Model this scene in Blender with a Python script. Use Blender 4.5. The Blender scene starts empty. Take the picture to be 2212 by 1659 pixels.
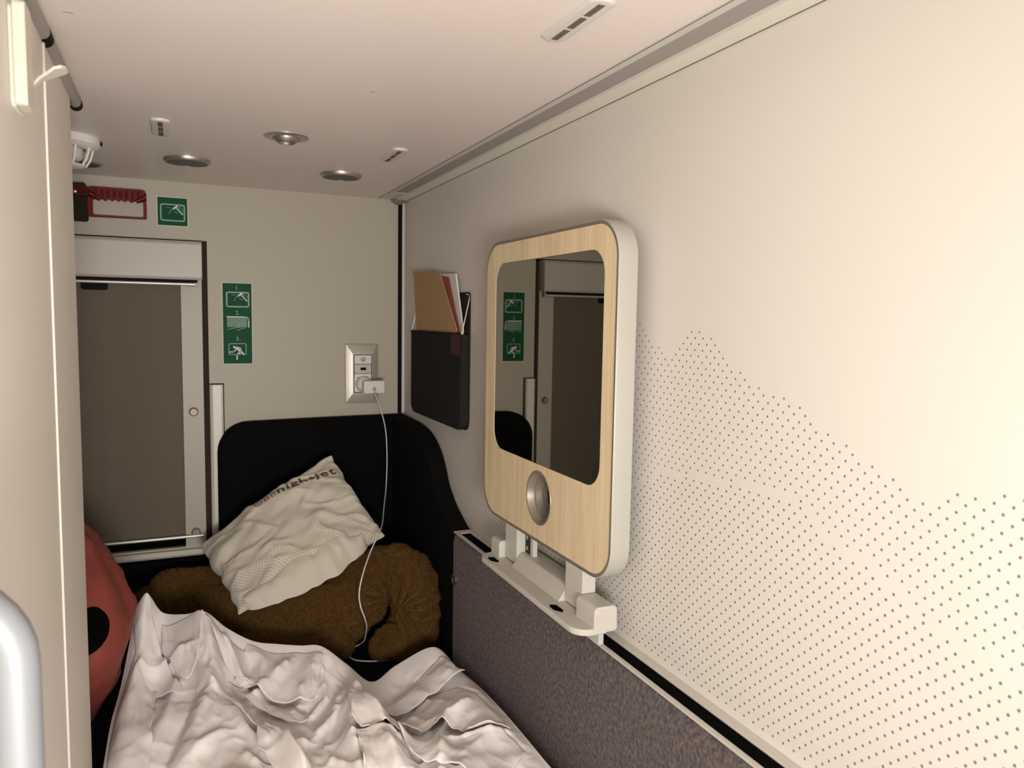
import bpy, bmesh, math, random
from math import pi, sin, cos, atan2, hypot, sqrt
from mathutils import Vector, Matrix, noise
from mathutils.bvhtree import BVHTree

random.seed(7)
OZ = 1.0                       # everything is laid out around eye level, then lifted by this
C = bpy.context.scene.collection
sc = bpy.context.scene
XR, YB, ZC, XF, ZR, BED = .4992, 1.75, .272, .4613, -.392, -.65

# ------------------------------------------------------------------ materials
def mat(name, col, rough=.5, metal=0.0, bump=None, sheen=0.0, noisecol=None, spec=None, trans=0.0, sheen_tint=None, coat=0):
    m = bpy.data.materials.new(name); m.use_nodes = True
    nt = m.node_tree; b = nt.nodes['Principled BSDF']
    b.inputs['Base Color'].default_value = (*col, 1)
    b.inputs['Roughness'].default_value = rough
    b.inputs['Metallic'].default_value = metal
    if spec is not None: b.inputs['Specular IOR Level'].default_value = spec
    if sheen:
        b.inputs['Sheen Weight'].default_value = sheen
        b.inputs['Sheen Roughness'].default_value = .45
        if sheen_tint: b.inputs['Sheen Tint'].default_value = (*sheen_tint, 1)
    if coat: b.inputs['Coat Weight'].default_value = coat
    tc = nt.nodes.new('ShaderNodeTexCoord')
    if noisecol:
        sc_, col2, lo, hi = noisecol
        n = nt.nodes.new('ShaderNodeTexNoise'); n.inputs['Scale'].default_value = sc_; n.inputs['Detail'].default_value = 5
        nt.links.new(tc.outputs['Object'], n.inputs['Vector'])
        r = nt.nodes.new('ShaderNodeValToRGB')
        r.color_ramp.elements[0].position = lo; r.color_ramp.elements[0].color = (*col, 1)
        r.color_ramp.elements[1].position = hi; r.color_ramp.elements[1].color = (*col2, 1)
        nt.links.new(n.outputs['Fac'], r.inputs['Fac']); nt.links.new(r.outputs['Color'], b.inputs['Base Color'])
    if bump:
        sc_, st, dist = bump
        n = nt.nodes.new('ShaderNodeTexNoise'); n.inputs['Scale'].default_value = sc_; n.inputs['Detail'].default_value = 6
        nt.links.new(tc.outputs['Object'], n.inputs['Vector'])
        bp = nt.nodes.new('ShaderNodeBump'); bp.inputs['Strength'].default_value = st; bp.inputs['Distance'].default_value = dist
        nt.links.new(n.outputs['Fac'], bp.inputs['Height']); nt.links.new(bp.outputs['Normal'], b.inputs['Normal'])
    return m

WALL = (.70, .66, .60)
M = {}
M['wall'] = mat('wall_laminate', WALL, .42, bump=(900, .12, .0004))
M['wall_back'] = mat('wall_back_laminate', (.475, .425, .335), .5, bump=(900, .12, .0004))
M['ceiling'] = mat('ceiling_laminate', (.80, .705, .65), .38, bump=(700, .1, .0004))
M['dot'] = mat('printed_dot', (.165, .135, .105), .5)
M['panel'] = mat('panel_paint', (.78, .72, .64), .5, bump=(600, .15, .0005))
M['panel_edge'] = mat('panel_edge', (.74, .70, .60), .4)
M['gasket'] = mat('gasket_grey', (.34, .30, .265), .45)
M['black'] = mat('black_plastic', (.006, .006, .006), .65, spec=.12)
M['void'] = mat('dark_recess', (.003, .003, .003), .95, spec=.03)
M['cream'] = mat('cream_plastic', (.66, .61, .50), .4)
M['alu'] = mat('brushed_alu', (.62, .60, .56), .35, .75)
M['alu_light'] = mat('painted_alu', (.63, .60, .54), .38, .15)
M['chan'] = mat('channel_diffuser', (.34, .30, .28), .55)
M['steel'] = mat('polished_steel', (.8, .78, .72), .18, 1.0)
M['satin'] = mat('satin_metal', (.52, .49, .44), .32, .85)
M['lampface'] = mat('lamp_face', (.085, .078, .068), .5)
M['white'] = mat('white_plastic', (.80, .76, .70), .35)
M['vent'] = mat('vent_plastic', (.66, .615, .565), .38)
M['slot'] = mat('vent_slot', (.12, .10, .085), .7)
M['red'] = mat('red_metal', (.13, .001, .003), .5, spec=.25)
M['darkred'] = mat('dark_red', (.06, .002, .002), .6, spec=.2)
M['bracket'] = mat('bracket_brown', (.022, .017, .010), .7, spec=.12)
M['green'] = mat('sign_green', (.003, .075, .030), .6, spec=.2)
M['signwhite'] = mat('sign_white', (.72, .70, .62), .5)
M['signpale'] = mat('sign_pale_green', (.30, .42, .32), .5)
M['signmid'] = mat('sign_mid_green', (.12, .24, .15), .5)
M['frame'] = mat('window_frame', (.48, .44, .36), .45)
M['housing'] = mat('blind_housing', (.56, .52, .44), .4)
M['blind'] = mat('blind_fabric', (.13, .105, .074), .8, bump=(1500, .4, .0005), noisecol=(1400, (.17, .138, .098), .35, .7))
M['gap'] = mat('shadow_gap', (.05, .042, .03), .9, spec=.05)
M['headboard'] = mat('black_fabric', (.0042, .0040, .0042), .95, bump=(900, .5, .001), spec=.1)
M['side'] = mat('aubergine_velour', (.085, .066, .066), .95, bump=(240, 1.0, .003), sheen=.12, noisecol=(170, (.190, .158, .150), .36, .70), spec=.12, sheen_tint=(.8, .72, .74))
M['mattress'] = mat('mattress_black', (.006, .006, .007), .95, bump=(600, .4, .001), spec=.1)
M['felt'] = mat('grey_felt', (.022, .020, .021), .95, bump=(900, .5, .001), spec=.1)
M['tag'] = mat('dark_red_tag', (.06, .006, .008), .8)
M['kraft'] = mat('kraft_paper', (.42, .27, .12), .75, bump=(120, .2, .001))
M['paper'] = mat('white_paper', (.72, .68, .64), .6)
M['redcard'] = mat('red_card', (.30, .05, .03), .6)
M['fleece'] = mat('brown_fleece', (.060, .027, .0055), .95, bump=(330, 1.0, .004), sheen=.55, noisecol=(160, (.128, .062, .014), .32, .72), spec=.1, sheen_tint=(.65, .42, .16))
M['terracotta'] = mat('terracotta_fabric', (.27, .050, .032), .7, bump=(140, .35, .002), noisecol=(9, (.19, .034, .026), .35, .7))
M['sheet'] = mat('white_cotton', (.90, .85, .82), .85, bump=(500, .12, .0006), sheen=.15)
M['unit'] = mat('unit_shell', (.44, .42, .365), .38)
M['unitrim'] = mat('unit_trim', (.30, .27, .22), .35, .6)
M['base'] = mat('base_grey', (.56, .535, .475), .42)
M['button'] = mat('button_pearl', (.72, .64, .54), .25, .3)
M['cable'] = mat('cable_white', (.76, .72, .66), .45)
M['bagblack'] = mat('bag_black', (.002, .002, .002), .95, spec=.03)

def wood_material():
    m = bpy.data.materials.new('pale_maple'); m.use_nodes = True
    nt = m.node_tree; b = nt.nodes['Principled BSDF']; b.inputs['Roughness'].default_value = .42
    tc = nt.nodes.new('ShaderNodeTexCoord'); mp = nt.nodes.new('ShaderNodeMapping')
    mp.inputs['Scale'].default_value = (1, 1, .035)
    nt.links.new(tc.outputs['Object'], mp.inputs['Vector'])
    n = nt.nodes.new('ShaderNodeTexNoise'); n.inputs['Scale'].default_value = 260; n.inputs['Detail'].default_value = 4
    n.inputs['Distortion'].default_value = .6
    nt.links.new(mp.outputs['Vector'], n.inputs['Vector'])
    n2 = nt.nodes.new('ShaderNodeTexNoise'); n2.inputs['Scale'].default_value = 40; n2.inputs['Detail'].default_value = 3
    nt.links.new(mp.outputs['Vector'], n2.inputs['Vector'])
    mx = nt.nodes.new('ShaderNodeMath'); mx.operation = 'MULTIPLY_ADD'; mx.inputs[1].default_value = .55
    nt.links.new(n.outputs['Fac'], mx.inputs[0])
    m2 = nt.nodes.new('ShaderNodeMath'); m2.operation = 'MULTIPLY'; m2.inputs[1].default_value = .45
    nt.links.new(n2.outputs['Fac'], m2.inputs[0]); nt.links.new(m2.outputs[0], mx.inputs[2])
    r = nt.nodes.new('ShaderNodeValToRGB')
    r.color_ramp.elements[0].position = .36; r.color_ramp.elements[0].color = (.66, .50, .29, 1)
    r.color_ramp.elements[1].position = .58; r.color_ramp.elements[1].color = (.80, .65, .42, 1)
    nt.links.new(mx.outputs[0], r.inputs['Fac']); nt.links.new(r.outputs['Color'], b.inputs['Base Color'])
    return m
M['wood'] = wood_material()
M['mirror'] = mat('smoked_mirror', (.40, .385, .34), .015, 1.0)

# ------------------------------------------------------------------ helpers
def tag(o, label=None, cat=None, group=None, kind=None):
    if label: o['label'] = label
    if cat: o['category'] = cat
    if group: o['group'] = group
    if kind: o['kind'] = kind
    return o

def thing(name, label, cat, loc, group=None):
    o = bpy.data.objects.new(name, None); C.objects.link(o)
    o.location = (loc[0], loc[1], loc[2] + OZ); o.empty_display_size = .03
    return tag(o, label, cat, group)

def wloc(o):
    v = Vector((0, 0, 0))
    while o is not None: v += o.location; o = o.parent
    return v

class MB:
    def __init__(s): s.v = []; s.f = []; s.m = []; s.mats = []
    def mi(s, m):
        if m not in s.mats: s.mats.append(m)
        return s.mats.index(m)
    def add(s, vs, fs, m):
        k = len(s.v); s.v += [Vector(v) for v in vs]; i = s.mi(m)
        for f in fs: s.f.append([a + k for a in f]); s.m.append(i)
    def box(s, x0, x1, y0, y1, z0, z1, m):
        vs = [(x, y, z) for x in (x0, x1) for y in (y0, y1) for z in (z0, z1)]
        s.add(vs, [(0, 1, 3, 2), (4, 6, 7, 5), (0, 4, 5, 1), (2, 3, 7, 6), (0, 2, 6, 4), (1, 5, 7, 3)], m)
    def prism(s, outline, axis, a, b, m, holes=None):
        """outline in the two other axes (order x<y<z), extruded along axis from a to b"""
        def P(u, v, w):
            return {'x': (w, u, v), 'y': (u, w, v), 'z': (u, v, w)}[axis]
        n = len(outline)
        va = [P(u, v, a) for u, v in outline]; vb = [P(u, v, b) for u, v in outline]
        s.add(va + vb, [tuple(range(n)), tuple(range(2 * n - 1, n - 1, -1))] + [(i, n + i, n + (i + 1) % n, (i + 1) % n) for i in range(n)], m)
    def ring(s, outer, inner, axis, a, b, m, m_in=None):
        """plate with a hole; outer and inner have the same number of points"""
        def P(u, v, w):
            return {'x': (w, u, v), 'y': (u, w, v), 'z': (u, v, w)}[axis]
        n = len(outer)
        vs = [P(u, v, a) for u, v in outer] + [P(u, v, a) for u, v in inner] + [P(u, v, b) for u, v in outer] + [P(u, v, b) for u, v in inner]
        fs = []; fi = []
        for i in range(n):
            j = (i + 1) % n
            fs += [(i, j, n + j, n + i), (2 * n + i, 3 * n + i, 3 * n + j, 2 * n + j), (i, 2 * n + i, 2 * n + j, j)]
            fi += [(n + i, n + j, 3 * n + j, 3 * n + i)]
        s.add(vs, fs, m); k = len(s.v) - len(vs)
        for f in fi: s.f.append([a_ + k for a_ in f]); s.m.append(s.mi(m_in or m))
    def tube(s, pts, r, m, n=10, caps=True, rfun=None):
        pts = [Vector(p) for p in pts]; N = len(pts); vs = []; up = None
        for i, p in enumerate(pts):
            t = (pts[min(i + 1, N - 1)] - pts[max(i - 1, 0)]).normalized()
            if up is None:
                up = Vector((0, 0, 1)) if abs(t.z) < .9 else Vector((1, 0, 0))
            a = t.cross(up)
            if a.length < 1e-6: a = t.cross(Vector((0, 1, 0)))
            a.normalize(); b = t.cross(a).normalized(); up = -b if False else b.cross(t) * 0 + up
            # parallel transport
            up = (up - t * up.dot(t)).normalized(); a = t.cross(up).normalized(); b = up
            rr = rfun(i / (N - 1)) if rfun else r
            for k in range(n):
                th = 2 * pi * k / n; vs.append(p + a * cos(th) * rr + b * sin(th) * rr)
        fs = [(i * n + k, i * n + (k + 1) % n, (i + 1) * n + (k + 1) % n, (i + 1) * n + k) for i in range(N - 1) for k in range(n)]
        if caps: fs += [tuple(range(n - 1, -1, -1)), tuple(range((N - 1) * n, N * n))]
        s.add(vs, fs, m)
    def lathe(s, prof, c, axis, m, n=40, cap0=False, cap1=False, mats=None):
        """prof: list of (radius, height along axis)"""
        vs = []
        for r, h in prof:
            for k in range(n):
                th = 2 * pi * k / n; u, v = r * cos(th), r * sin(th)
                vs.append({'x': (c[0] + h, c[1] + u, c[2] + v), 'y': (c[0] + u, c[1] + h, c[2] + v), 'z': (c[0] + u, c[1] + v, c[2] + h)}[axis])
        k0 = len(s.v); s.v += [Vector(v) for v in vs]
        for i in range(len(prof) - 1):
            mm = mats[i] if mats else m
            for k in range(n):
                s.f.append([k0 + i * n + k, k0 + i * n + (k + 1) % n, k0 + (i + 1) * n + (k + 1) % n, k0 + (i + 1) * n + k]); s.m.append(s.mi(mm))
        if cap0: s.f.append([k0 + k for k in range(n)]); s.m.append(s.mi(mats[0] if mats else m))
        if cap1: s.f.append([k0 + (len(prof) - 1) * n + k for k in range(n)]); s.m.append(s.mi(mats[-1] if mats else m))
    def build(s, name, parent=None, smooth=None, bevel=0, subsurf=0, weld=False, segs=3):
        off = (wloc(parent) if parent else Vector((0, 0, 0))) - Vector((0, 0, OZ))
        if parent is None:                          # origin at the base centre of its own mesh
            xs = [v.x for v in s.v]; ys = [v.y for v in s.v]; zs = [v.z for v in s.v]
            org = Vector(((min(xs) + max(xs)) / 2, (min(ys) + max(ys)) / 2, min(zs)))
            off = org
        me = bpy.data.meshes.new(name)
        me.from_pydata([v - off for v in s.v], [], s.f)
        for m in s.mats: me.materials.append(M[m])
        for p, i in zip(me.polygons, s.m): p.material_index = i
        bm = bmesh.new(); bm.from_mesh(me)
        if weld: bmesh.ops.remove_doubles(bm, verts=bm.verts, dist=1e-5)
        bmesh.ops.recalc_face_normals(bm, faces=bm.faces)
        bm.to_mesh(me); bm.free()
        o = bpy.data.objects.new(name, me); C.objects.link(o)
        if parent is None: o.location = off + Vector((0, 0, OZ))
        else: o.parent = parent
        if smooth is not None:
            me.polygons.foreach_set('use_smooth', [True] * len(me.polygons))
            if smooth < 180:
                bm = bmesh.new(); bm.from_mesh(me)
                for e in bm.edges:
                    if len(e.link_faces) == 2 and e.calc_face_angle(0) > math.radians(smooth): e.smooth = False
                bm.to_mesh(me); bm.free()
        if bevel:
            b = o.modifiers.new('bevel', 'BEVEL'); b.width = bevel; b.segments = segs; b.limit_method = 'ANGLE'; b.angle_limit = math.radians(35)
            b.harden_normals = False
            me.polygons.foreach_set('use_smooth', [True] * len(me.polygons))
            if smooth is None:
                w = o.modifiers.new('wn', 'WEIGHTED_NORMAL'); w.keep_sharp = True
        if subsurf:
            b = o.modifiers.new('sub', 'SUBSURF'); b.levels = subsurf; b.render_levels = subsurf
        return o

def rrect(u0, u1, v0, v1, r, n=8):
    """rounded rectangle outline, counter-clockwise"""
    if not isinstance(r, (tuple, list)): r = (r,) * 4      # corners: (u1,v1), (u0,v1), (u0,v0), (u1,v0)
    out = []
    for (cu, cv, a0, rr) in ((u1 - r[0], v1 - r[0], 0, r[0]), (u0 + r[1], v1 - r[1], 90, r[1]), (u0 + r[2], v0 + r[2], 180, r[2]), (u1 - r[3], v0 + r[3], 270, r[3])):
        for k in range(n + 1):
            th = math.radians(a0 + 90 * k / n); out.append((cu + rr * cos(th), cv + rr * sin(th)))
    return out

def stroke(pts, w, closed=False):
    """list of quads (2d) for a polyline of width w"""
    q = []; n = len(pts)
    for i in range(n if closed else n - 1):
        (x0, y0), (x1, y1) = pts[i], pts[(i + 1) % n]
        L = hypot(x1 - x0, y1 - y0)
        if L < 1e-9: continue
        tx, ty = (x1 - x0) / L * w * .45, (y1 - y0) / L * w * .45
        nx, ny = -(y1 - y0) / L * w / 2, (x1 - x0) / L * w / 2
        q.append([(x0 - tx + nx, y0 - ty + ny), (x0 - tx - nx, y0 - ty - ny), (x1 + tx - nx, y1 + ty - ny), (x1 + tx + nx, y1 + ty + ny)])
    return q

def disc2(cx, cy, r, n=16): return [(cx + r * cos(2 * pi * k / n), cy + r * sin(2 * pi * k / n)) for k in range(n)]

def text_polys(txt, size, spacing=1.0, shear=0, bold=0):
    cu = bpy.data.curves.new('t', 'FONT'); cu.body = txt; cu.size = size; cu.space_character = spacing; cu.offset = bold; cu.shear = shear
    cu.align_x = 'CENTER'; cu.align_y = 'CENTER'; cu.resolution_u = 3
    ob = bpy.data.objects.new('t', cu); C.objects.link(ob)
    dg = bpy.context.evaluated_depsgraph_get(); dg.update()
    me = bpy.data.meshes.new_from_object(ob.evaluated_get(dg))
    vs = [tuple(v.co) for v in me.vertices]; fs = [tuple(p.vertices) for p in me.polygons]
    bpy.data.objects.remove(ob); bpy.data.curves.remove(cu); bpy.data.meshes.remove(me)
    return vs, fs

# ------------------------------------------------------------------ the setting
def build_shell():
    mb = MB()
    mb.box(XR, XR + .03, -1.1, YB + .03, -1.0, .30, 'wall')
    # the printed dot relief: one lattice, its parity flips across the inner contour
    top = [(-.3, -.13), (.0, -.12), (.28, -.1100), (.3137, -.1113), (.3328, -.1177), (.3456, -.1176), (.352, -.1238), (.3586, -.1301), (.3842, -.1301), (.3971, -.1176),
           (.4162, -.1113), (.429, -.1112), (.4417, -.0987), (.4611, -.0924), (.4738, -.0925), (.4931, -.0737), (.513, -.0673), (.5389, -.0674), (.5457, -.061),
           (.5588, -.0611), (.5719, -.0485), (.5915, -.0424), (.6174, -.0175), (.637, -.0112), (.6502, -.0112), (.6895, -.0488), (.7024, -.0363), (.7091, -.0302),
           (.7217, -.0303), (.7475, -.005), (.80, .03), (.86, .02), (.93, .05), (1.0, .04), (1.08, .02), (1.16, .01), (1.2408, -.0059), (1.2923, -.0301), (1.343, -.0472), (1.44, -.07), (1.56, -.10),
           (1.6779, -.1300), (1.7086, -.1387), (1.75, -.15)]
    inner = [(-.3, -.27), (.0, -.262), (.2, -.25), (.301, -.227), (.3209, -.2210), (.334, -.2210), (.353, -.2147), (.372, -.2090), (.3845, -.196), (.3973, -.1960), (.4037, -.1897), (.4228, -.1834), (.4357, -.1830), (.4421, -.1770), (.4548, -.1770),
             (.4613, -.1707), (.4741, -.1580), (.5065, -.1519), (.5589, -.1519), (.5917, -.1580), (.6308, -.1580), (.6638, -.1643), (.6899, -.1640), (.7095, -.1710), (.7222, -.1828), (.7421, -.1892),
             (.80, -.205), (.9, -.19), (1.0, -.21), (1.15, -.20), (1.3, -.25), (1.5, -.27), (1.75, -.29)]
    def f(tab, y):
        for (a, b), (c, d) in zip(tab, tab[1:]):
            if a <= y <= c: return b + (d - b) * (y - a) / (c - a)
        return tab[-1][1]
    vs = []; fs = []
    for j in range(-14, 62):
        z = -.0112 - j * .00629
        if z < -.3885: break
        for i in range(-172, 146):
            y = .6502 - i * .006488
            if y < -.28 or y > 1.744: continue
            if z > f(top, y) + .0016: continue
            lo = f(inner, y)
            par = (i + j) % 2
            if z > lo - .0015:
                if par: continue
            elif z < lo - .0050:
                if not par: continue
            else: continue
            r = .00118 if z > lo else .00128
            k = len(vs)
            vs += [(XR - .00012, y + r * .92 * cos(a * pi / 4), z + r * sin(a * pi / 4)) for a in range(8)]
            fs.append(tuple(range(k, k + 8)))
    mb.add(vs, fs, 'dot')
    tag(mb.build('wall_right'), kind='structure')

    mb = MB()                                        # back wall with the window opening
    wx0, wx1, wz0, wz1 = -.40, .0660, -.545, .1535
    y0, y1 = YB, YB + .03
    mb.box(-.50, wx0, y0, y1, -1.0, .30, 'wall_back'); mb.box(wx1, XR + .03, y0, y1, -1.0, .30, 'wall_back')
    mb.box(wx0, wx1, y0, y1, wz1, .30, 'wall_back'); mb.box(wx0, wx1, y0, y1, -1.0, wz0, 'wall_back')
    tag(mb.build('wall_back', weld=False), kind='structure')
    mb = MB(); mb.box(-.50, XR + .03, -1.1, YB + .03, ZC, .30, 'ceiling')
    # two tiny clip marks in the ceiling sheet
    for cx, cy in ((-.083, .818), (.226, .93)):
        mb.box(cx - .004, cx + .004, cy - .0012, cy + .0012, ZC - .0006, ZC + .001, 'gasket')
    tag(mb.build('ceiling'), kind='structure')
    mb = MB(); mb.box(-.50, XR + .03, -1.1, YB + .03, -1.03, -1.0, 'gasket'); tag(mb.build('floor'), kind='structure')
    mb = MB(); mb.box(-.53, -.50, -1.1, YB + .03, -1.0, .30, 'panel'); tag(mb.build('wall_left'), kind='structure')
    mb = MB(); mb.box(-.53, XR + .03, -1.13, -1.1, -1.0, .30, 'panel'); tag(mb.build('wall_front'), kind='structure')

    # trim_1: the aluminium channel where ceiling and right wall meet
    mb = MB(); zb = ZC - .0045
    mb.box(.4345, .4455, -1.09, 1.735, ZC - .0018, ZC, 'alu_light')
    mb.box(.4345, .4345 + .0007, -1.09, 1.735, ZC - .0022, ZC - .0018, 'gap')
    mb.box(.4455, .4725, -1.09, 1.640, ZC - .0006, ZC, 'chan')
    mb.box(.4455, .4725, 1.640, 1.735, ZC - .0018, ZC, 'alu_light')
    mb.box(.4725, .4975, -1.09, 1.735, zb, ZC, 'panel_edge')
    mb.box(.4975, XR, -1.09, 1.735, zb, ZC, 'gap')
    tag(mb.build('trim_1'), kind='structure')
    # trim_2: slim light profile closing the corner beside the dark gap
    mb = MB(); mb.box(.4935, XR, YB - .005, YB, -.23, ZC - .005, 'alu_light')
    mb.box(.4850, .4935, YB - .001, YB, -.23, ZC, 'void')
    tag(mb.build('trim_2'), kind='structure')

build_shell()

# partition on the left: panel, ridge and end strip, with the grey rail on its top
def build_partition():
    t = thing('partition_panel', 'grey white partition panel filling the left edge of the picture, beside the bed', 'partition', (-.125, .05, -1.0))
    mb = MB(); mb.box(-.145, -.1104, -1.09, .8660, -1.0, ZC, 'panel'); mb.build('panel', t, bevel=.001)
    mb = MB(); mb.prism([(-.1450, .8680), (-.1090, .8680), (-.1085, .8700), (-.1104, .8760), (-.1104, 1.0760), (-.1135, 1.0825), (-.1450, 1.0825)], 'z', -1.0, ZC, 'panel')
    o = mb.build('end_strip', t, bevel=.0006); o['label'] = 'raised end strip with a thin bright ridge'
    g = thing('ceiling_rail', 'grey rounded rail with black ends running along the top of the left partition', 'rail', (-.110, 1.0, ZC - .012))
    mb = MB(); mb.tube([(-.1100, y, ZC - .0072) for y in (.885, 1.0, 1.124)], .0072, 'gasket', 14); mb.build('rail_profile', g, smooth=40)
    mb = MB(); mb.tube([(-.1100, y, ZC - .0072) for y in (-1.0, 0.2, .862)], .0072, 'gasket', 14); mb.build('rail_profile', g, smooth=40)
    for ya, yb in ((.864, .884), (1.125, 1.139)):
        mb = MB(); mb.tube([(-.1100, ya, ZC - .0078), (-.1100, yb, ZC - .0078)], .0078, 'black', 14); mb.build('end_cap', g, smooth=40)
    # fold-out coat hook
    h = thing('coat_hook', 'cream folding coat hook sticking out near the top of the left partition', 'hook', (-.104, .70, .150))
    mb = MB(); mb.prism(rrect(.6960, .7350, .1560, .2330, .006), 'x', -.1104, -.1075, 'panel_edge'); mb.build('backplate', h, smooth=40)
    mb = MB(); mb.prism(rrect(.6900, .7200, .1560, .2340, .005), 'x', -.1075, -.0985, 'cream'); mb.build('bar', h, bevel=.0015)
    mb = MB()
    prof = [(-.1010, .1830, .0035), (-.0960, .1890, .0045), (-.0900, .1930, .0075), (-.0850, .1965, .0105), (-.0800, .1985, .0100), (-.0768, .1995, .0045)]
    vs = []
    for x, z, w in prof: vs += [(x, .735 - w, z), (x, .735 + w, z), (x + .0008, .735 + w, z - .0022), (x + .0008, .735 - w, z - .0022)]
    n = len(prof); fs = [(4 * i + k, 4 * i + (k + 1) % 4, 4 * i + 4 + (k + 1) % 4, 4 * i + 4 + k) for i in range(n - 1) for k in range(4)] + [(0, 1, 2, 3), (4 * n - 4, 4 * n - 1, 4 * n - 2, 4 * n - 3)]
    mb.add(vs, fs, 'cream'); mb.build('arm', h, smooth=50)
    # grab handle close to the camera
    g = thing('grab_bar', 'thick silver grab bar with a rounded bend at the lower left of the partition', 'handle', (-.085, .41, -.50))
    mb = MB(); x1 = -.0700; yy = .398; ztop = -.1230; R = .040
    pts = [(-.112, yy, ztop), (x1 - R, yy, ztop)]
    for k in range(1, 9):
        a = pi / 2 * k / 8; pts.append((x1 - R + R * sin(a), yy, ztop - R + R * cos(a)))
    pts += [(x1, yy, -.22), (x1, yy, -.30), (x1, yy, -.46)]
    for k in range(1, 9):
        a = pi / 2 * k / 8; pts.append((x1 - R + R * cos(a), yy, -.46 - R * sin(a)))
    pts.append((-.112, yy, -.46 - R))
    mb.tube(pts, .0098, 'satin_handle', 20); 
    mb.build('bar', g, smooth=60)
    for z in (ztop, -.46 - R):
        mb = MB(); mb.lathe([(.0, .0), (.015, .0), (.015, .003), (.010, .005)], (-.1104, yy, z), 'x', 'satin', 24); mb.build('mount', g, smooth=40)
M['satin_handle'] = mat('satin_silver', (.185, .19, .195), .5, .1)
M['bright_cream'] = mat('bright_cream', (.80, .76, .66), .4)
build_partition()

# ------------------------------------------------------------------ ceiling fittings
def downlight(x, y, r, label, raised=True):
    t = thing('downlight', label, 'light', (x, y, ZC), 'round downlights in the ceiling')
    h = .0062 if raised else .0025
    mb = MB(); mb.lathe([(r, 0), (r, -h * .45), (r - .0022, -h), (r - .0050, -h), (r - .0050, -h + .001)], (x, y, ZC), 'z', 'satin', 48); mb.build('trim_ring', t, smooth=50)
    mb = MB(); mb.lathe([(r - .0048, -h + .0006), (0.0001, -h + .0006)], (x, y, ZC), 'z', 'lampface', 48, cap1=True); mb.build('lamp_face', t)
    return t
downlight(.0265, 1.4870, .0395, 'round downlight with a silver rim on the ceiling, near the centre left')
downlight(.3000, 1.4930, .0395, 'round downlight with a silver rim nearest the right wall, beside the small vent')
downlight(-.1560, 1.6150, .0400, 'flat round downlight half hidden behind the smoke detector', False)

def nozzle():
    x, y = .1622, 1.2230
    t = thing('air_nozzle', 'round metal air nozzle with a swivelling ball in the ceiling between the two raised downlights', 'vent', (x, y, ZC))
    mb = MB(); mb.lathe([(.0335, 0), (.0335, -.0012), (.0300, -.0026), (.0210, -.0026), (.0190, .0000)], (x, y, ZC), 'z', 'satin', 48); mb.build('flange', t, smooth=40)
    mb = MB(); mb.lathe([(.0190, .0), (.0188, -.0015), (.0175, -.0052), (.0150, -.0085), (.0118, -.0103), (.0112, -.0096), (.0100, -.0060), (.0001, -.0055)], (x, y, ZC), 'z', 'satin', 40); mb.build('ball', t, smooth=40)
    mb = MB(); mb.lathe([(.0001, -.0088), (.0022, -.0085), (.0032, -.0060), (.0032, -.0052)], (x, y, ZC), 'z', 'steel', 16); mb.build('button', t, smooth=50)
nozzle()

def slot_vent(x, y, L, W, label, master=None):
    t = thing('ceiling_vent', label, 'vent', (x, y, ZC), 'slotted oval ceiling vents')
    mb = MB(); out = rrect(-W / 2, W / 2, -L / 2, L / 2, W * .42, 8)
    n = len(out); rings = [(1.0, 0), (.97, -.0022), (.86, -.0034), (.70, -.0036)]
    vs = []
    for s, z in rings:
        for u, v in out: vs.append((x + u * s, y + v * (1 - (1 - s) * W / L), ZC + z))
    fs = [(i * n + k, i * n + (k + 1) % n, (i + 1) * n + (k + 1) % n, (i + 1) * n + k) for i in range(len(rings) - 1) for k in range(n)]
    fs.append(tuple(range((len(rings) - 1) * n, len(rings) * n)))
    mb.add(vs, fs, 'vent'); mb.build('cover', t, smooth=60)
    for k in (-1, 0, 1):
        mb = MB(); yy = y + k * .0315
        mb.box(x - .0034, x + .0034, yy - .0135, yy + .0135, ZC - .0038, ZC - .0030, 'slot'); mb.build('slot', t)
slot_vent(-.0130, 1.2480, .108, .0265, 'small slotted vent at the left of the ceiling, in front of the centre left downlight')
slot_vent(.3420, 1.2670, .108, .0265, 'small slotted vent near the right wall, beside the air nozzle')
slot_vent(.3395, .6260, .108, .0265, 'large looking slotted vent at the top edge of the picture, nearest the camera')

def smoke_detector():
    x, y = -.1530, 1.3900
    t = thing('smoke_detector', 'white domed smoke detector on the ceiling peeking out past the left partition', 'smoke detector', (x, y, ZC))
    mb = MB(); mb.lathe([(.050, 0), (.0515, -.004), (.0510, -.011), (.0450, -.0150), (.0400, -.0170), (.030, -.0175)], (x, y, ZC), 'z', 'white', 48); mb.build('base', t, smooth=45)
    mb = MB(); mb.lathe([(.0270, -.017), (.0265, -.030), (.0210, -.0360), (.0001, -.0370)], (x, y, ZC), 'z', 'vent', 32); mb.build('sensor_chamber', t, smooth=60)
    mb = MB(); mb.lathe([(.0300, -.0420), (.0260, -.0455), (.0150, -.0475), (.0001, -.0478), ], (x, y, ZC), 'z', 'white', 40); 
    mb.lathe([(.0300, -.0420), (.0265, -.0425), (.0001, -.0445)], (x, y, ZC), 'z', 'white', 40); mb.build('cap', t, smooth=50)
    mb = MB()
    for k in range(10):
        a = 2 * pi * k / 10 + .2
        mb.tube([(x + r * cos(a), y + r * sin(a), ZC + z) for r, z in ((.0400, -.0165), (.0385, -.024), (.0350, -.034), (.0290, -.0435))], .0021, 'white', 6)
    mb.build('cage', t, smooth=60)
    mb = MB(); mb.box(x + .0450, x + .0535, y - .006, y + .002, ZC - .009, ZC - .004, 'black'); mb.build('release_tab', t)
smoke_detector()

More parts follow.
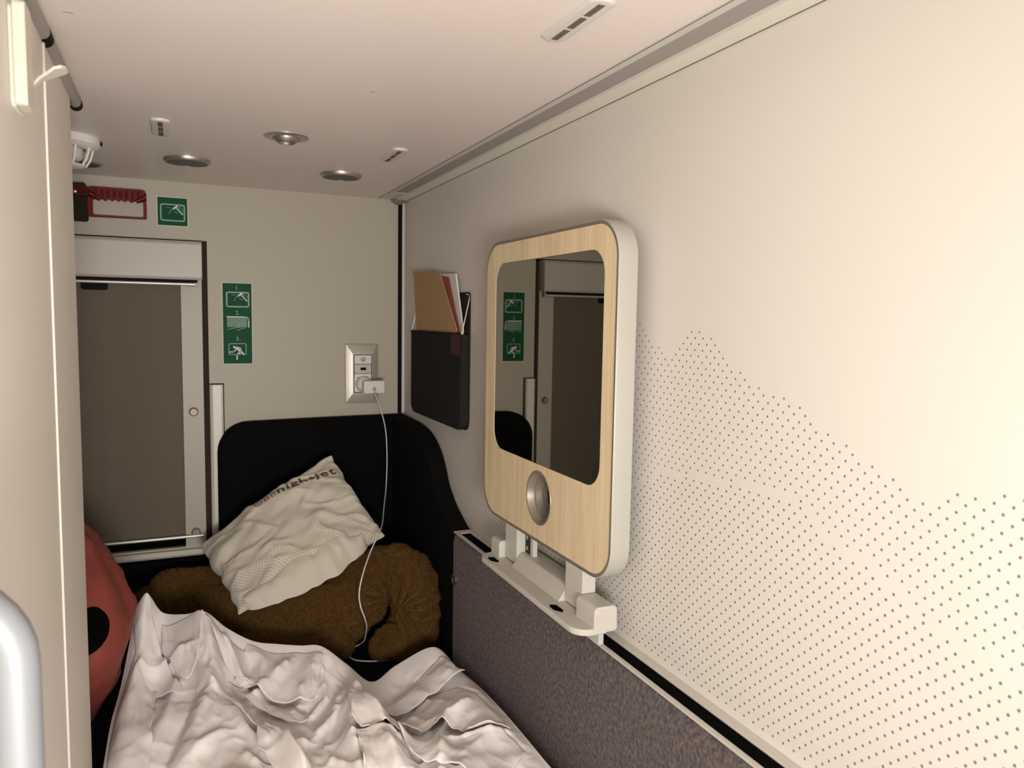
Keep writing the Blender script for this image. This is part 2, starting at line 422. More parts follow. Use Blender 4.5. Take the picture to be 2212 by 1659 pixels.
# ------------------------------------------------------------------ back wall
def window():
    t = bpy.data.objects.new('window_1', None); C.objects.link(t); t.location = (-.17, YB, -.545 + OZ); t['kind'] = 'structure'
    mb = MB()
    mb.box(-.400, .0660, YB + .018, YB + .029, -.545, .1535, 'gap')                     # reveal behind the frame
    mb.build('reveal', t)
    mb = MB(); mb.ring(rrect(-.392, .0545, -.526, .149, .006, 4), rrect(-.33, .0128, -.5075, .07, .003, 4), 'y', YB - .0015, YB + .018, 'frame'); mb.build('frame', t, bevel=.001)
    mb = MB(); mb.box(-.334, .0125, YB + .010, YB + .016, -.5120, -.470, 'void'); mb.build('lower_slot', t)
    mb = MB(); mb.prism([(YB + .004, -.5265), (YB - .010, -.5265), (YB - .012, -.5220), (YB - .010, -.5120), (YB + .004, -.5100)], 'x', -.392, .0480, 'frame'); mb.build('sill', t, bevel=.001)
    for z, nm in ((-.2116, 'knob'), (-.4760, 'knob')):
        mb = MB(); mb.lathe([(.0095, 0), (.0095, -.003), (.0080, -.0045), (.0080, -.0075), (.0068, -.0090), (.0035, -.0090), (.0032, -.0075), (.0014, -.0075), (.0012, -.0086), (.0001, -.0086)], (.0335, YB - .0015, z), 'y', 'cupmetal', 28); mb.build(nm, t, smooth=35)
    b = thing('roller_blind', 'dark grey roller blind pulled down over the narrow window, under a pale box', 'blind', (-.17, YB - .02, -.48))
    mb = MB(); mb.prism([(YB + .004, .0735), (YB - .026, .0690), (YB - .031, .0740), (YB - .031, .1430), (YB - .025, .1495), (YB + .004, .1495)], 'x', -.392, .0550, 'housing')
    o = mb.build('housing', b, bevel=.0018); o['label'] = 'pale boxed blind housing'
    mb = MB(); mb.box(-.385, .0460, YB - .020, YB + .002, .0635, .0720, 'black'); mb.build('housing_slot', b)
    mb = MB(); mb.box(.0250, .0480, YB - .0190, YB - .002, .0560, .0705, 'frame'); mb.build('bracket', b, bevel=.001)
    mb = MB(); mb.box(-.330, .0135, YB + .0030, YB + .0045, -.4900, .0740, 'blind'); mb.build('fabric', b)
    mb = MB(); mb.tube([(-.380, YB - .0230, .0600), (.0400, YB - .0230, .0600)], .0030, 'steel_soft', 14); mb.build('upper_rod', b, smooth=50)
    mb = MB(); mb.tube([(-.380, YB - .0100, -.4830), (.0490, YB - .0100, -.4830)], .0034, 'steel_soft', 14); mb.build('lower_rod', b, smooth=50)
    mb = MB(); mb.prism(rrect(-.1710, -.1230, .0440, .0600, (.001, .001, .005, .005), 5), 'y', YB - .004, YB + .0028, 'black'); mb.build('pull_tab', b)
M['cupmetal'] = mat('cup_metal', (.30, .265, .21), .45, .45)
M['studmetal'] = mat('stud_metal', (.60, .53, .42), .28, 1.0)
M['steel_soft'] = mat('soft_steel', (.78, .74, .66), .38, .55)
window()

def grab_rail():
    t = thing('grab_rail', 'cream upright grip strip between the window and the black headboard', 'handle', (.079, YB, -.60))
    mb = MB(); mb.prism([(.0665, YB), (.0665, YB - .010), (.0720, YB - .0160), (.0890, YB - .0160), (.0930, YB - .013), (.0930, YB)], 'z', -.60, -.1535, 'bright_cream'); mb.build('strip', t, bevel=.001)
    mb = MB(); mb.box(.0640, .0955, YB - .0035, YB, -.1533, -.1515, 'gap'); mb.box(.0932, .0955, YB - .0035, YB, -.60, -.1533, 'gap'); mb.build('edge_gap', t)
grab_rail()

def emergency_handle():
    t = thing('emergency_release', 'red emergency pull handle with a finger grip, high on the back wall beside the partition', 'handle', (-.12, YB, .18))
    y0 = YB - .020
    # frame handle with scalloped upper band
    outer = rrect(-.1530, -.0475, .1860, .2470, .007, 6)
    n = len(outer); inner = []
    ix0, ix1, iz0, iz1 = -.1440, -.0530, .1915, .2205
    top = []
    for k in range(0, 65):
        u = ix0 + (ix1 - ix0) * k / 64
        top.append((u, iz1 + .0040 * abs(sin(pi * 8 * k / 64))))
    inner = [(ix0, iz0 + .003), (ix0 + .003, iz0)] + [(ix1 - .003, iz0), (ix1, iz0 + .003)] + top[::-1]
    o2 = []
    # outer rim sampled to match the inner loop by angle
    cx, cz = (ix0 + ix1) / 2, (iz0 + iz1) / 2
    def hit(u, v):
        dx, dz = u - cx, v - cz; best = None
        for i in range(n):
            (a, b), (c, d) = outer[i], outer[(i + 1) % n]
            den = dx * (d - b) - dz * (c - a)
            if abs(den) < 1e-12: continue
            s = ((a - cx) * (d - b) - (b - cz) * (c - a)) / den
            w = ((a - cx) * dz - (b - cz) * dx) / den
            if s > 0 and -1e-6 <= w <= 1 + 1e-6 and (best is None or s < best): best = s
        return (cx + dx * best, cz + dz * best)
    o2 = [hit(u, v) for u, v in inner]
    mb = MB(); mb.ring(o2, inner, 'y', y0, y0 + .007, 'red'); mb.build('handle', t)
    mb = MB()
    for k in range(8):
        u = ix0 + .004 + (ix1 - ix0 - .004) * (k + .2) / 8
        mb.tube([(u, y0 - .0004, .2275), (u, y0 - .0004, .2425)], .0020, 'red', 8)
    mb.build('grip_ribs', t, smooth=60)
    mb = MB(); mb.prism([(-.2100, .2270), (-.1500, .2270), (-.1500, .2420), (-.1570, .2520), (-.2100, .2500)], 'y', YB - .026, YB - .004, 'darkred'); mb.build('hinge_block', t, bevel=.0015)
    mb = MB(); mb.prism(rrect(-.2100, -.1530, .1790, .2270, .006), 'y', YB - .022, YB, 'bracket'); mb.build('bracket', t, bevel=.001)
    mb = MB(); mb.lathe([(.0042, 0), (.0042, -.002), (.003, -.0032), (.0001, -.0034)], (-.1735, YB - .026, .2345), 'y', 'steel', 16); mb.build('rivet', t, smooth=50)
emergency_handle()

def put2(mb, polys, m, y):
    for q in polys:
        mb.add([(u, y, v) for u, v in q], [tuple(range(len(q)))], m)

def frame2(u0, u1, v0, v1, r, w):
    a = rrect(u0 - w / 2, u1 + w / 2, v0 - w / 2, v1 + w / 2, r + w / 2, 4); b = rrect(u0 + w / 2, u1 - w / 2, v0 + w / 2, v1 - w / 2, max(r - w / 2, .0002), 4)
    n = len(a); return [[a[i], a[(i + 1) % n], b[(i + 1) % n], b[i]] for i in range(n)]

def broken_pane(cx, cz, w, h, lw):
    """pictogram of a window and a breaking hammer: pale rounded frame, white hammer"""
    A = frame2(cx - w / 2, cx + w / 2, cz - h / 2, cz + h / 2, h * .12, lw)
    s = w / .0465
    ham = []
    ham += stroke([(cx + .002 * s, cz + .0088 * s), (cx + .0085 * s, cz + .0142 * s)], .0036 * s)
    pale = stroke([(cx + .0075 * s, cz + .0105 * s), (cx + .0190 * s, cz - .0020 * s)], .0042 * s)
    pale += stroke([(cx + .0015 * s, cz + .008 * s), (cx - .003 * s, cz + .006 * s), (cx - .0055 * s, cz + .001 * s), (cx - .0075 * s, cz - .003 * s)], .0011 * s)
    pale += stroke([(cx - .012 * s, cz + .0105 * s), (cx - .004 * s, cz + .010 * s)], .0008 * s)
    pale += stroke([(cx + .010 * s, cz + .0125 * s), (cx + .017 * s, cz + .010 * s), (cx + .0215 * s, cz + .005 * s)], .0010 * s)
    pale += stroke([(cx + .014 * s, cz + .0135 * s), (cx + .0235 * s, cz + .0165 * s)], .0009 * s)
    pale += stroke([(cx + .003 * s, cz + .003 * s), (cx + .010 * s, cz - .001 * s)], .0008 * s)
    return A, pale, ham

def signs():
    # square sign
    mb = MB(); y = YB - .0008
    mb.box(-.0290, .0305, y, YB, .1805, .2405, 'signwhite')
    mb.box(-.0277, .0292, y - .0002, y, .1818, .2392, 'green')
    A, P_, H = broken_pane(.0010, .2085, .0450, .0330, .0026)
    put2(mb, A, 'signpale', y - .0004); put2(mb, P_, 'signpale', y - .0005); put2(mb, H, 'signwhite', y - .0006)
    tag(mb.build('emergency_sign'), 'small square green emergency window sign beside the red handle', 'sign')
    # tall sign with steps 1 2 3
    mb = MB(); x0, x1, z0, z1 = .0945, .1565, -.1100, .0675
    mb.box(x0, x1, y, YB, z0, z1, 'signwhite'); mb.box(x0 + .0013, x1 - .0013, y - .0002, y, z0 + .0013, z1 - .0013, 'green')
    cx = (x0 + x1) / 2
    for ch, zz in (('1', .0555), ('2', .0020), ('3', -.0545)):
        vs, fs = text_polys(ch, .0125)
        mb.add([(cx - .001 + v[0], y - .0004, zz + v[1]) for v in vs], fs, 'signpale')
        mb.add([(cx + .0046 + a * .0008, y - .0004, zz - .0035 + b * .0008) for a, b in ((-1, -1), (1, -1), (1, 1), (-1, 1))], [(0, 1, 2, 3)], 'signmid')
    A, P_, H = broken_pane(cx + .001, .0310, .0450, .0310, .0028)
    put2(mb, A, 'signpale', y - .0004); put2(mb, P_, 'signpale', y - .0005); put2(mb, H, 'signwhite', y - .0006)
    # step 2: corner of the pane and a handle being pulled
    put2(mb, [[(cx - .0215, -.0290), (cx + .0200, -.0290), (cx + .0200, -.0070), (cx - .0215, -.0070)]], 'signmid', y - .0004)
    put2(mb, stroke([(cx - .0215, -.0065), (cx + .0170, -.0065), (cx + .0220, -.0085), (cx + .0232, -.0130), (cx + .0232, -.0290)], .0022), 'signwhite', y - .0005)
    put2(mb, stroke([(cx - .0205, -.0345), (cx - .007, -.0310), (cx + .006, -.0288), (cx + .010, -.0295), (cx + .008, -.0325), (cx - .001, -.0360)], .0011), 'signpale', y - .0006)
    put2(mb, stroke([(cx + .0045, -.0285), (cx + .0028, -.0170), (cx + .0035, -.0135), (cx + .0065, -.0135), (cx + .0155, -.0280), (cx + .0140, -.0315), (cx + .009, -.0320)], .0011), 'signpale', y - .0006)
    # step 3: figure climbing out
    put2(mb, frame2(cx - .0185, cx + .0170, -.0885, -.0650, .002, .0015), 'signpale', y - .0004)
    put2(mb, [disc2(cx - .0072, -.0727, .0026)], 'signwhite', y - .0005)
    put2(mb, stroke([(cx - .0020, -.0745), (cx + .0060, -.0830)], .0052), 'signwhite', y - .0006)
    put2(mb, stroke([(cx - .0025, -.0750), (cx - .0085, -.0830), (cx - .0165, -.0832)], .0022), 'signwhite', y - .0007)
    put2(mb, stroke([(cx - .001, -.0735), (cx + .0055, -.0735), (cx + .0062, -.0800)], .0018), 'signwhite', y - .0007)
    put2(mb, stroke([(cx + .0060, -.0820), (cx + .0125, -.0882)], .0030), 'signwhite', y - .0007)
    put2(mb, stroke([(cx + .0050, -.0825), (cx - .0020, -.0890), (cx - .0022, -.0990)], .0028), 'signwhite', y - .0007)
    tag(mb.build('emergency_sign'), 'tall narrow green sign with steps 1, 2 and 3 to the right of the window', 'sign')
signs()

def socket_panel():
    x0, x1, z0, z1 = .3590, .4370, -.2040, -.0650
    t = thing('socket_panel', 'satin metal switch and socket panel on the back wall near the corner', 'socket', ((x0 + x1) / 2, YB, z0))
    ix0, ix1, iz0, iz1 = .3780, .4195, -.1780, -.0905
    def loop(a, b, c, d, r): return rrect(a, b, c, d, r, 4)
    L = [(loop(x0, x1, z0, z1, .003), YB - .002), (loop(x0 + .001, x1 - .001, z0 + .001, z1 - .001, .003), YB - .004), (loop(ix0 - .0035, ix1 + .0035, iz0 - .0035, iz1 + .0035, .002), YB - .0100), (loop(ix0 - .001, ix1 + .001, iz0 - .001, iz1 + .001, .0015), YB - .0100), (loop(ix0, ix1, iz0, iz1, .001), YB - .006)]
    mb = MB(); vs = []; n = len(L[0][0])
    for pts, yy in [(L[0][0], YB)] + L: vs += [(u, yy, v) for u, v in pts]
    fs = [(i * n + k, i * n + (k + 1) % n, (i + 1) * n + (k + 1) % n, (i + 1) * n + k) for i in range(len(L)) for k in range(n)]
    mb.add(vs, fs, 'satin_plate'); mb.build('cover_frame', t, smooth=30)
    mb = MB(); mb.box(ix0 - .002, ix1 + .002, YB - .0075, YB, iz0 - .002, iz1 + .002, 'void'); mb.build('insert_gap', t)
    m1, m2 = -.1120, -.1340
    mb = MB(); mb.box(ix0 + .001, ix1 - .001, YB - .0108, YB - .004, m1 + .0006, iz1 - .0008, 'white')
    cx, cz = (ix0 + ix1) / 2 + .001, (m1 + iz1) / 2; yy = YB - .0110
    put2(mb, stroke(disc2(cx, cz, .0031, 14), .0013, True), 'black', yy)
    for k in range(8):
        a = 2 * pi * k / 8; put2(mb, stroke([(cx + .0048 * cos(a), cz + .0048 * sin(a)), (cx + .0066 * cos(a), cz + .0066 * sin(a))], .0011), 'black', yy)
    o = mb.build('light_switch', t, bevel=0); o['label'] = 'white switch with a small sun symbol'
    mb = MB(); mb.box(ix0 + .001, ix1 - .001, YB - .0104, YB - .004, m2 + .0006, m1 - .0006, 'satin_plate')
    mb.box(cx - .0066, cx + .0066, YB - .0107, YB - .006, (m1 + m2) / 2 - .0032, (m1 + m2) / 2 + .0032, 'black')
    o = mb.build('usb_port', t); o['label'] = 'metal module with a black rectangular port'
    mb = MB(); sx, sz = (ix0 + ix1) / 2, (m2 + iz0) / 2
    out = rrect(ix0 + .001, ix1 - .001, iz0 + .001, m2 - .0006, .0005, 8); n = len(out)
    inn = [(sx + .0190 * cos(2 * pi * (k + .5 - 4.5) / n + pi / 4 - pi / n), sz + .0190 * sin(2 * pi * (k + .5 - 4.5) / n + pi / 4 - pi / n)) for k in range(n)]
    inn = []
    for u, v in out:
        a = atan2(v - sz, u - sx); inn.append((sx + .0188 * cos(a), sz + .0188 * sin(a)))
    mb.ring(out, inn, 'y', YB - .0104, YB - .002, 'white'); mb.build('power_socket', t)
    # charger
    c = thing('charger', 'white plug-in phone charger sticking out of the socket', 'charger', (.41, YB - .03, -.18))
    mb = MB(); mb.lathe([(.0001, -.003), (.0178, -.003), (.0180, -.014), (.0180, -.024), (.0150, -.030), (.0090, -.034), (.0001, -.034)], (.3985, YB, -.1580), 'y', 'white', 32); mb.build('plug', c, smooth=45)
    mb = MB(); mb.prism(rrect(.3900, .4385, -.1765, -.1475, .003), 'y', YB - .0600, YB - .0340, 'white'); mb.build('body', c, bevel=.0025)
    mb = MB(); mb.lathe([(.0048, 0), (.0048, -.0012), (.0030, -.0030), (.0026, -.0090)], (.4125, YB - .0600, -.1650), 'y', 'white', 16); mb.build('cable_collar', c, smooth=50)
M['satin_plate'] = mat('satin_plate', (.50, .46, .40), .42, .5)
socket_panel()

def corner_pole():
    t = thing('corner_pole', 'slim black pole in the back right corner under a small chrome rosette', 'pole', (.4885, YB - .012, -.23))
    mb = MB(); mb.tube([(.4885, YB - .010, -.26), (.4885, YB - .010, ZC - .008)], .0036, 'black', 12); mb.build('pole', t, smooth=60)
    mb = MB(); mb.lathe([(.0170, -.0002), (.0170, -.0030), (.0120, -.0085), (.0060, -.0115), (.0001, -.0118)], (.4800, YB - .020, ZC - .0018), 'z', 'cupmetal', 28); mb.build('rosette', t, smooth=35)
corner_pole()

# ------------------------------------------------------------------ upholstery, bed
def sm(pts, n=6, closed=False):
    """Catmull-Rom through 2d/3d points"""
    P_ = [Vector(p) if len(p) == 3 else Vector((p[0], p[1], 0)) for p in pts]; out = []
    N = len(P_); rng = range(N if closed else N - 1)
    for i in rng:
        if closed: a, b, c, d = P_[(i - 1) % N], P_[i], P_[(i + 1) % N], P_[(i + 2) % N]
        else: a, b, c, d = P_[max(i - 1, 0)], P_[i], P_[i + 1], P_[min(i + 2, N - 1)]
        for k in range(n):
            t = k / n
            out.append(.5 * ((2 * b) + (c - a) * t + (2 * a - 5 * b + 4 * c - d) * t * t + (3 * b - a - 3 * c + d) * t ** 3))
    if not closed: out.append(P_[-1])
    return out

def bed():
    # headboard wraps the corner: a back part and a side part in one black pad
    mb = MB()
    back = [(.0790, BED - .05), (.0790, -.3000)] + [(.0790 + .0660 * (1 - cos(a)), -.3000 + .0645 * sin(a)) for a in [pi / 2 * k / 8 for k in range(1, 9)]] + [(.30, -.2330), (XR, -.2310), (XR, BED - .05)]
    mb.prism(back, 'y', 1.7150, YB, 'headboard')
    top = [tuple(p[:2]) for p in sm([(1.7150, -.2312), (1.6300, -.2320), (1.5704, -.2345), (1.5200, -.2420), (1.4820, -.2560), (1.4500, -.2760), (1.4260, -.3010), (1.4060, -.3280), (1.3820, -.3480), (1.3520, -.3660), (1.2950, -.3900)], 4)]
    side = [(1.7150, BED - .05)] + top + [(1.2800, -.3930), (1.2800, BED - .05)]
    mb.prism(side, 'x', XF + .001, XR, 'headboard')
    tag(mb.build('headboard', bevel=.010, weld=False, segs=4), 'black upholstered headboard wrapping around the back right corner behind the pillow', 'headboard')
    mb = MB(); mb.prism([(XF, BED - .05), (XF, -.4100), (XF + .004, -.3985), (XF + .012, -.3950), (XR - .0004, -.3950), (XR - .0004, BED - .05)], 'y', -1.09, 1.2790, 'side')
    t = thing('side_upholstery', 'long dark aubergine velour side panel along the right of the bed under the rail', 'upholstery', (XF, .1, BED))
    mb.build('padding', t, smooth=40)
    mb = MB(); mb.lathe([(.0108, .0005), (.0108, -.0030), (.0095, -.0042), (.0068, -.0028), (.0001, -.0026)], (XF, 1.2680, -.4780), 'x', 'studmetal', 32)
    o = mb.build('stud', t, smooth=40); o['label'] = 'round chrome stud'
    mb = MB(); mb.box(-.40, .0790, 1.7250, YB - .0005, BED - .05, -.5290, 'headboard')
    tag(mb.build('padded_board', bevel=.006), 'low black padded board under the window sill', 'upholstery')
    # mattress
    L_ = [(-.1025, -1.08), (XF - .0010, -1.08), (XF - .0010, 1.7140), (-.480, 1.7140), (-.480, 1.0900), (-.1025, 1.0900)]
    mb = MB(); mb.prism(L_, 'z', BED - .14, BED, 'mattress')
    tag(mb.build('mattress', bevel=.008), 'black covered mattress filling the width of the bunk', 'mattress')
    mb = MB(); mb.prism(L_, 'z', -.9995, BED - .1405, 'black'); tag(mb.build('bed_box'), 'black bed box carrying the black mattress', 'bed')
    # rail
    r = thing('mounting_rail', 'grey slotted mounting rail along the right wall on top of the aubergine side panel', 'rail', (.48, .1, -.412))
    mb = MB(); mb.box(.4613, .4680, -1.09, 1.2795, -.3945, ZR, 'base'); mb.build('front_lip', r, bevel=.0008)
    mb = MB(); mb.box(.4870, XR, -1.09, 1.2795, -.3945, ZR, 'alu_light'); mb.build('rear_lip', r, bevel=.0008)
    mb = MB(); mb.box(.4680, .4870, -1.09, 1.2680, -.3948, -.3940, 'void'); mb.build('slot', r)
    mb = MB(); mb.box(.4682, .4868, 1.2620, 1.2795, -.3945, ZR - .0002, 'base'); mb.build('end_cap', r)
bed()

# ------------------------------------------------------------------ the folding mirror table
def mirror_unit():
    xf, xb = .4547, .4830
    y0, y1, z0, z1 = .7270, 1.1225, -.3115, .1172
    t = thing('folding_mirror_table', 'upright folding table with pale wood face and dark mirror, clamped to the wall rail', 'folding table', (.46, .92, -.372))
    out = rrect(y0, y1, z0, z1, .046, 12)
    def inset(d): return rrect(y0 + d, y1 - d, z0 + d, z1 - d, .046 - d * .8, 12)
    n = len(out)
    hc = (.9190, -.2475); hr = .0368
    # shell: a lathe-like loft of the rounded outline, cream side, thin dark rim towards the face
    mb = MB(); loops = [(inset(.0055), xf + .0018, None), (inset(.0040), xf + .0002, 'unitrim'), (inset(.0012), xf + .0006, 'unitrim'), (out, xf + .0030, 'unit'), (out, xb - .0030, 'unit'), (inset(.0030), xb, 'unit')]
    vs = []
    for pts, xx, _ in loops: vs += [(xx, u, v) for u, v in pts]
    k0 = 0; mb.v = [Vector(v) for v in vs]
    for i in range(len(loops) - 1):
        for k in range(n):
            mb.f.append([i * n + k, i * n + (k + 1) % n, (i + 1) * n + (k + 1) % n, (i + 1) * n + k]); mb.m.append(mb.mi(loops[i + 1][2]))
    mb.build('shell', t, smooth=40)
    # back plate with the cup hole
    def plate(outl, holes, x, m, name):
        cu = bpy.data.curves.new('c', 'CURVE'); cu.dimensions = '2D'; cu.fill_mode = 'BOTH'
        for loop in [outl] + holes:
            sp = cu.splines.new('POLY'); sp.points.add(len(loop) - 1); sp.use_cyclic_u = True
            for p, q in zip(sp.points, loop): p.co = (q[0], q[1], 0, 1)
        ob = bpy.data.objects.new('c', cu); C.objects.link(ob)
        dg = bpy.context.evaluated_depsgraph_get(); dg.update()
        me = bpy.data.meshes.new_from_object(ob.evaluated_get(dg))
        v2 = [(v.co.x, v.co.y) for v in me.vertices]; f2 = [tuple(p.vertices) for p in me.polygons]
        bpy.data.objects.remove(ob); bpy.data.curves.remove(cu); bpy.data.meshes.remove(me)
        b = MB(); b.add([(x, u, v) for u, v in v2], f2, m); return b
    hole = [(hc[0] + hr * cos(2 * pi * k / 48), hc[1] + hr * sin(2 * pi * k / 48)) for k in range(48)]
    gl = rrect(.7585, 1.0820, -.2010, .0830, .030, 10)
    gl2 = rrect(.7590, 1.0815, -.2005, .0825, .030, 10)
    b = plate(inset(.0052), [gl, hole], xf + .0012, 'wood', 'w')
    o = b.build('wood_face', t); o['label'] = 'pale maple wood front'
    b = plate(gl2, [], xf + .0016, 'mirror', 'g'); o = b.build('mirror', t); o['label'] = 'smoked mirror pane with rounded corners'
    mb = MB(); nn = len(gl)
    mb.add([(xf + .0012, u, v) for u, v in gl] + [(xf + .0030, u, v) for u, v in gl], [(k, (k + 1) % nn, nn + (k + 1) % nn, nn + k) for k in range(nn)], 'wood'); mb.build('mirror_recess', t)
    b = plate(inset(.0035), [[(hc[0] + .0262 * cos(2 * pi * k / 48), hc[1] + .0262 * sin(2 * pi * k / 48)) for k in range(48)]], xb - .0005, 'unit', 'b'); b.build('back_plate', t)
    # cup holder
    mb = MB(); mb.lathe([(hr + .0012, .0010), (hr + .0008, .0000), (hr - .0010, .0003), (hr - .0040, .0080), (hr - .0044, .0100), (hr - .0072, .0103), (hr - .0080, .0185), (hr - .0084, .0200), (hr - .0103, .0202), (.0262, .0280)], (xf, hc[0], hc[1]), 'x', 'cupmetal', 64)
    o = mb.build('cup_ring', t, smooth=14); o['label'] = 'stepped metal cup holder ring'
    # base that clamps over the rail: lip + rising body as one profile, running y .745 .. 1.062
    yb0, yb1 = .7450, 1.0640
    lip = [(.4640, .7450)] + [(.4235 + .022 * (1 - sin(a)), .7450 + .022 * (1 - cos(a))) for a in [pi / 2 * k / 8 for k in range(9)]]
    lip += [(.4235 + .022 * (1 - cos(a)), yb1 - .022 * (1 - sin(a))) for a in [pi / 2 * k / 8 for k in range(9)]] + [(.4640, yb1)]
    mb = MB(); mb.prism(lip, 'z', -.3735, -.3655, 'base'); mb.build('base_lip', t, bevel=.0014)
    def body(ya, yb, zt, name, xfr=.4465, r=.006):
        prof = [(xfr, -.3720), (xfr, zt - r * 1.1)] + [(xfr + r * (1 - cos(a)), zt - r * 1.1 + r * 1.1 * sin(a)) for a in [pi / 2 * k / 5 for k in range(1, 6)]] + [(.4740, zt), (.4778, zt - .004), (.4785, -.3690), (.4750, -.3720)]
        m_ = MB(); m_.prism(prof, 'y', ya, yb, 'base'); return m_.build(name, t, bevel=.0010)
    body(.7452, .7900, -.3400, 'end_block')
    body(1.0330, yb1 - .0002, -.3400, 'end_block')
    # sloping middle beam between the arms
    mb = MB(); mb.prism([(.4470, -.3720), (.4475, -.3660), (.4600, -.3480), (.4640, -.3460), (.4900, -.3460), (.4900, -.3720)], 'y', .8390, .9880, 'base'); mb.build('beam', t, bevel=.0012)
    # arms
    for ya, yb, nm in ((.7925, .8375, 'arm'), (.9895, 1.0315, 'arm')):
        mb = MB(); mb.prism([(.4560, -.3640), (.4565, -.2950), (.4750, -.2950), (.4755, -.3500), (.4700, -.3640)], 'y', ya, yb, 'base'); mb.build(nm, t, bevel=.0009)
    mb = MB(); mb.box(.4700, .4745, .9700, .9890, -.3460, -.2950, 'gap'); mb.build('hinge_plate', t, bevel=.0005)
    for z in (-.322, -.338):
        mb = MB(); mb.lathe([(.0030, 0), (.0030, -.0010), (.0016, -.0018), (.0001, -.0018)], (.4700, .9800, z), 'x', 'steel', 16); mb.build('screw', t, smooth=40)
    mb = MB(); mb.box(.4690, .4760, .9600, .9695, -.3460, -.2950, 'base'); mb.build('hinge_cheek', t, bevel=.0006)
    for yc in (.8190, 1.0300 - .004):
        hexa = [(.4345 + dx, yc + dy) for dx, dy in ((-.0052, -.0040), (-.0052, .0090), (-.0020, .0140), (.0050, .0100), (.0052, -.0090), (.0015, -.0140))]
        mb = MB(); mb.prism(hexa, 'z', -.3660, -.3650, 'void'); o = mb.build('finger_recess', t); o['label'] = 'small dark recess in the grey lip'
    mb = MB(); mb.prism(rrect(.4500, .4612, -.3570, -.3438, .0032, 6), 'y', .7440, .7460, 'button'); o = mb.build('release_button', t, bevel=.0005); o['label'] = 'rounded square pearl button'
    mb = MB(); mb.box(.4600, .4672, .7570, .7900, -.3920, -.3730, 'base'); mb.build('clamp_leg', t, bevel=.0005)
    mb = MB(); mb.box(.4600, .4672, 1.0150, 1.0560, -.3920, -.3730, 'base'); mb.build('clamp_leg', t, bevel=.0005)
mirror_unit()

# ------------------------------------------------------------------ magazine pouch and what it holds
def pouch():
    t = thing('wall_pouch', 'dark grey felt magazine pouch with a wire frame, on the right wall beside the corner', 'pouch', (.488, 1.46, -.215))
    mb = MB(); mb.prism(rrect(1.3020, 1.6250, -.2120, .0470, (.008, .008, .02, .02), 5), 'x', XR - .0035, XR - .0003, 'felt'); mb.build('back_panel', t, bevel=.001)
    outl = rrect(1.3040, 1.6220, -.2100, -.0290, (.002, .002, .022, .022), 6)
    mb = MB(); mb.prism(outl, 'x', .4800, .4830, 'felt'); mb.build('front_pocket', t, bevel=.001)
    mb = MB()
    for a, b in ((1.3035, 1.3065), (1.6195, 1.6225)): mb.box(.4828, XR - .0030, a, b, -.1900, -.0320, 'felt')
    mb.box(.4828, XR - .0030, 1.3200, 1.6060, -.2105, -.2075, 'felt')
    for y_, s_ in ((1.3035, 1), (1.6225, -1)): mb.prism([(y_, -.190), (y_ + s_ * .003, -.190), (y_ + s_ * .0185, -.2075), (y_ + s_ * .0165, -.2105), (y_ + s_ * .004, -.2015)], 'x', .4828, XR - .0030, 'felt')
    mb.build('gusset', t)
    mb = MB()
    w = [(.4810, 1.3030, -.0310), (.4830, 1.3030, -.0260), (.4965, 1.3030, .0370), (.4962, 1.3040, .0420), (.4962, 1.3200, .0440)]
    mb.tube(w, .0011, 'steel_soft', 8); mb.tube([(x, 2 * 1.4630 - y, z) for x, y, z in w], .0011, 'steel_soft', 8)
    mb.tube([(.4795, 1.3030, -.0310), (.4792, 1.6230, -.0310)], .0011, 'felt', 8); mb.build('wire_frame', t, smooth=60)
    mb = MB(); mb.box(.4790, .4800, 1.3100, 1.3550, -.0700, -.0310, 'tag'); o = mb.build('tag', t); o['label'] = 'small dark red corner tag'
    # contents
    def leaf(name, label, cat, pts, x0, th, m, lean=0.0, extra=None):
        mb = MB(); n = len(pts); 
        def X_(u, v): return x0 + lean * (v + .03)
        va = [(X_(u, v), u, v) for u, v in pts]; vb = [(X_(u, v) + th, u, v) for u, v in pts]
        mb.add(va + vb, [tuple(range(n)), tuple(range(2 * n - 1, n - 1, -1))] + [(i, n + i, n + (i + 1) % n, (i + 1) % n) for i in range(n)], m)
        if extra: extra(mb, X_)
        return tag(mb.build(name), label, cat)
    def flap(mb, X_):
        mb.add([(X_(1.61, .10) - .0004 + d, u, v) for d in (0, -.0006) for u, v in ((1.6170, .0880), (1.4450, .0790), (1.4470, .0890), (1.6180, .1000))], [(0, 1, 2, 3), (7, 6, 5, 4), (0, 4, 5, 1), (1, 5, 6, 2), (2, 6, 7, 3), (3, 7, 4, 0)], 'kraft')
    leaf('paper_bag', 'brown kraft paper bag with a folded top standing in the felt pouch', 'paper bag', [(1.5750, -.1800), (1.3350, -.1800), (1.3420, -.0200), (1.4380, .0880), (1.6170, .0960)], .4850, .0020, 'kraft', -.012, flap)
    leaf('red_card', 'red card peeking out between brown bag and white magazine in the pouch', 'card', [(1.5300, -.1700), (1.3300, -.1700), (1.3340, -.0200), (1.3950, .0780), (1.5600, .0900)], .4880, .0006, 'redcard', -.012)
    leaf('magazine', 'thin white magazine standing at the right of the paper bag in the pouch', 'magazine', [(1.5300, -.1700), (1.3220, -.1700), (1.3230, -.0200), (1.3610, .0830), (1.5100, .0900)], .4903, .0032, 'paper', -.012)
    leaf('paper_sheet', 'white paper sheet at the left edge of the pouch behind the brown bag', 'paper', [(1.6080, -.1500), (1.4500, -.1500), (1.4500, .0200), (1.6130, .0150)], .4892, .0005, 'paper', -.012)
pouch()

# ------------------------------------------------------------------ soft things
def evaluated_mesh(o):
    dg = bpy.context.evaluated_depsgraph_get(); dg.update()
    return bpy.data.meshes.new_from_object(o.evaluated_get(dg))

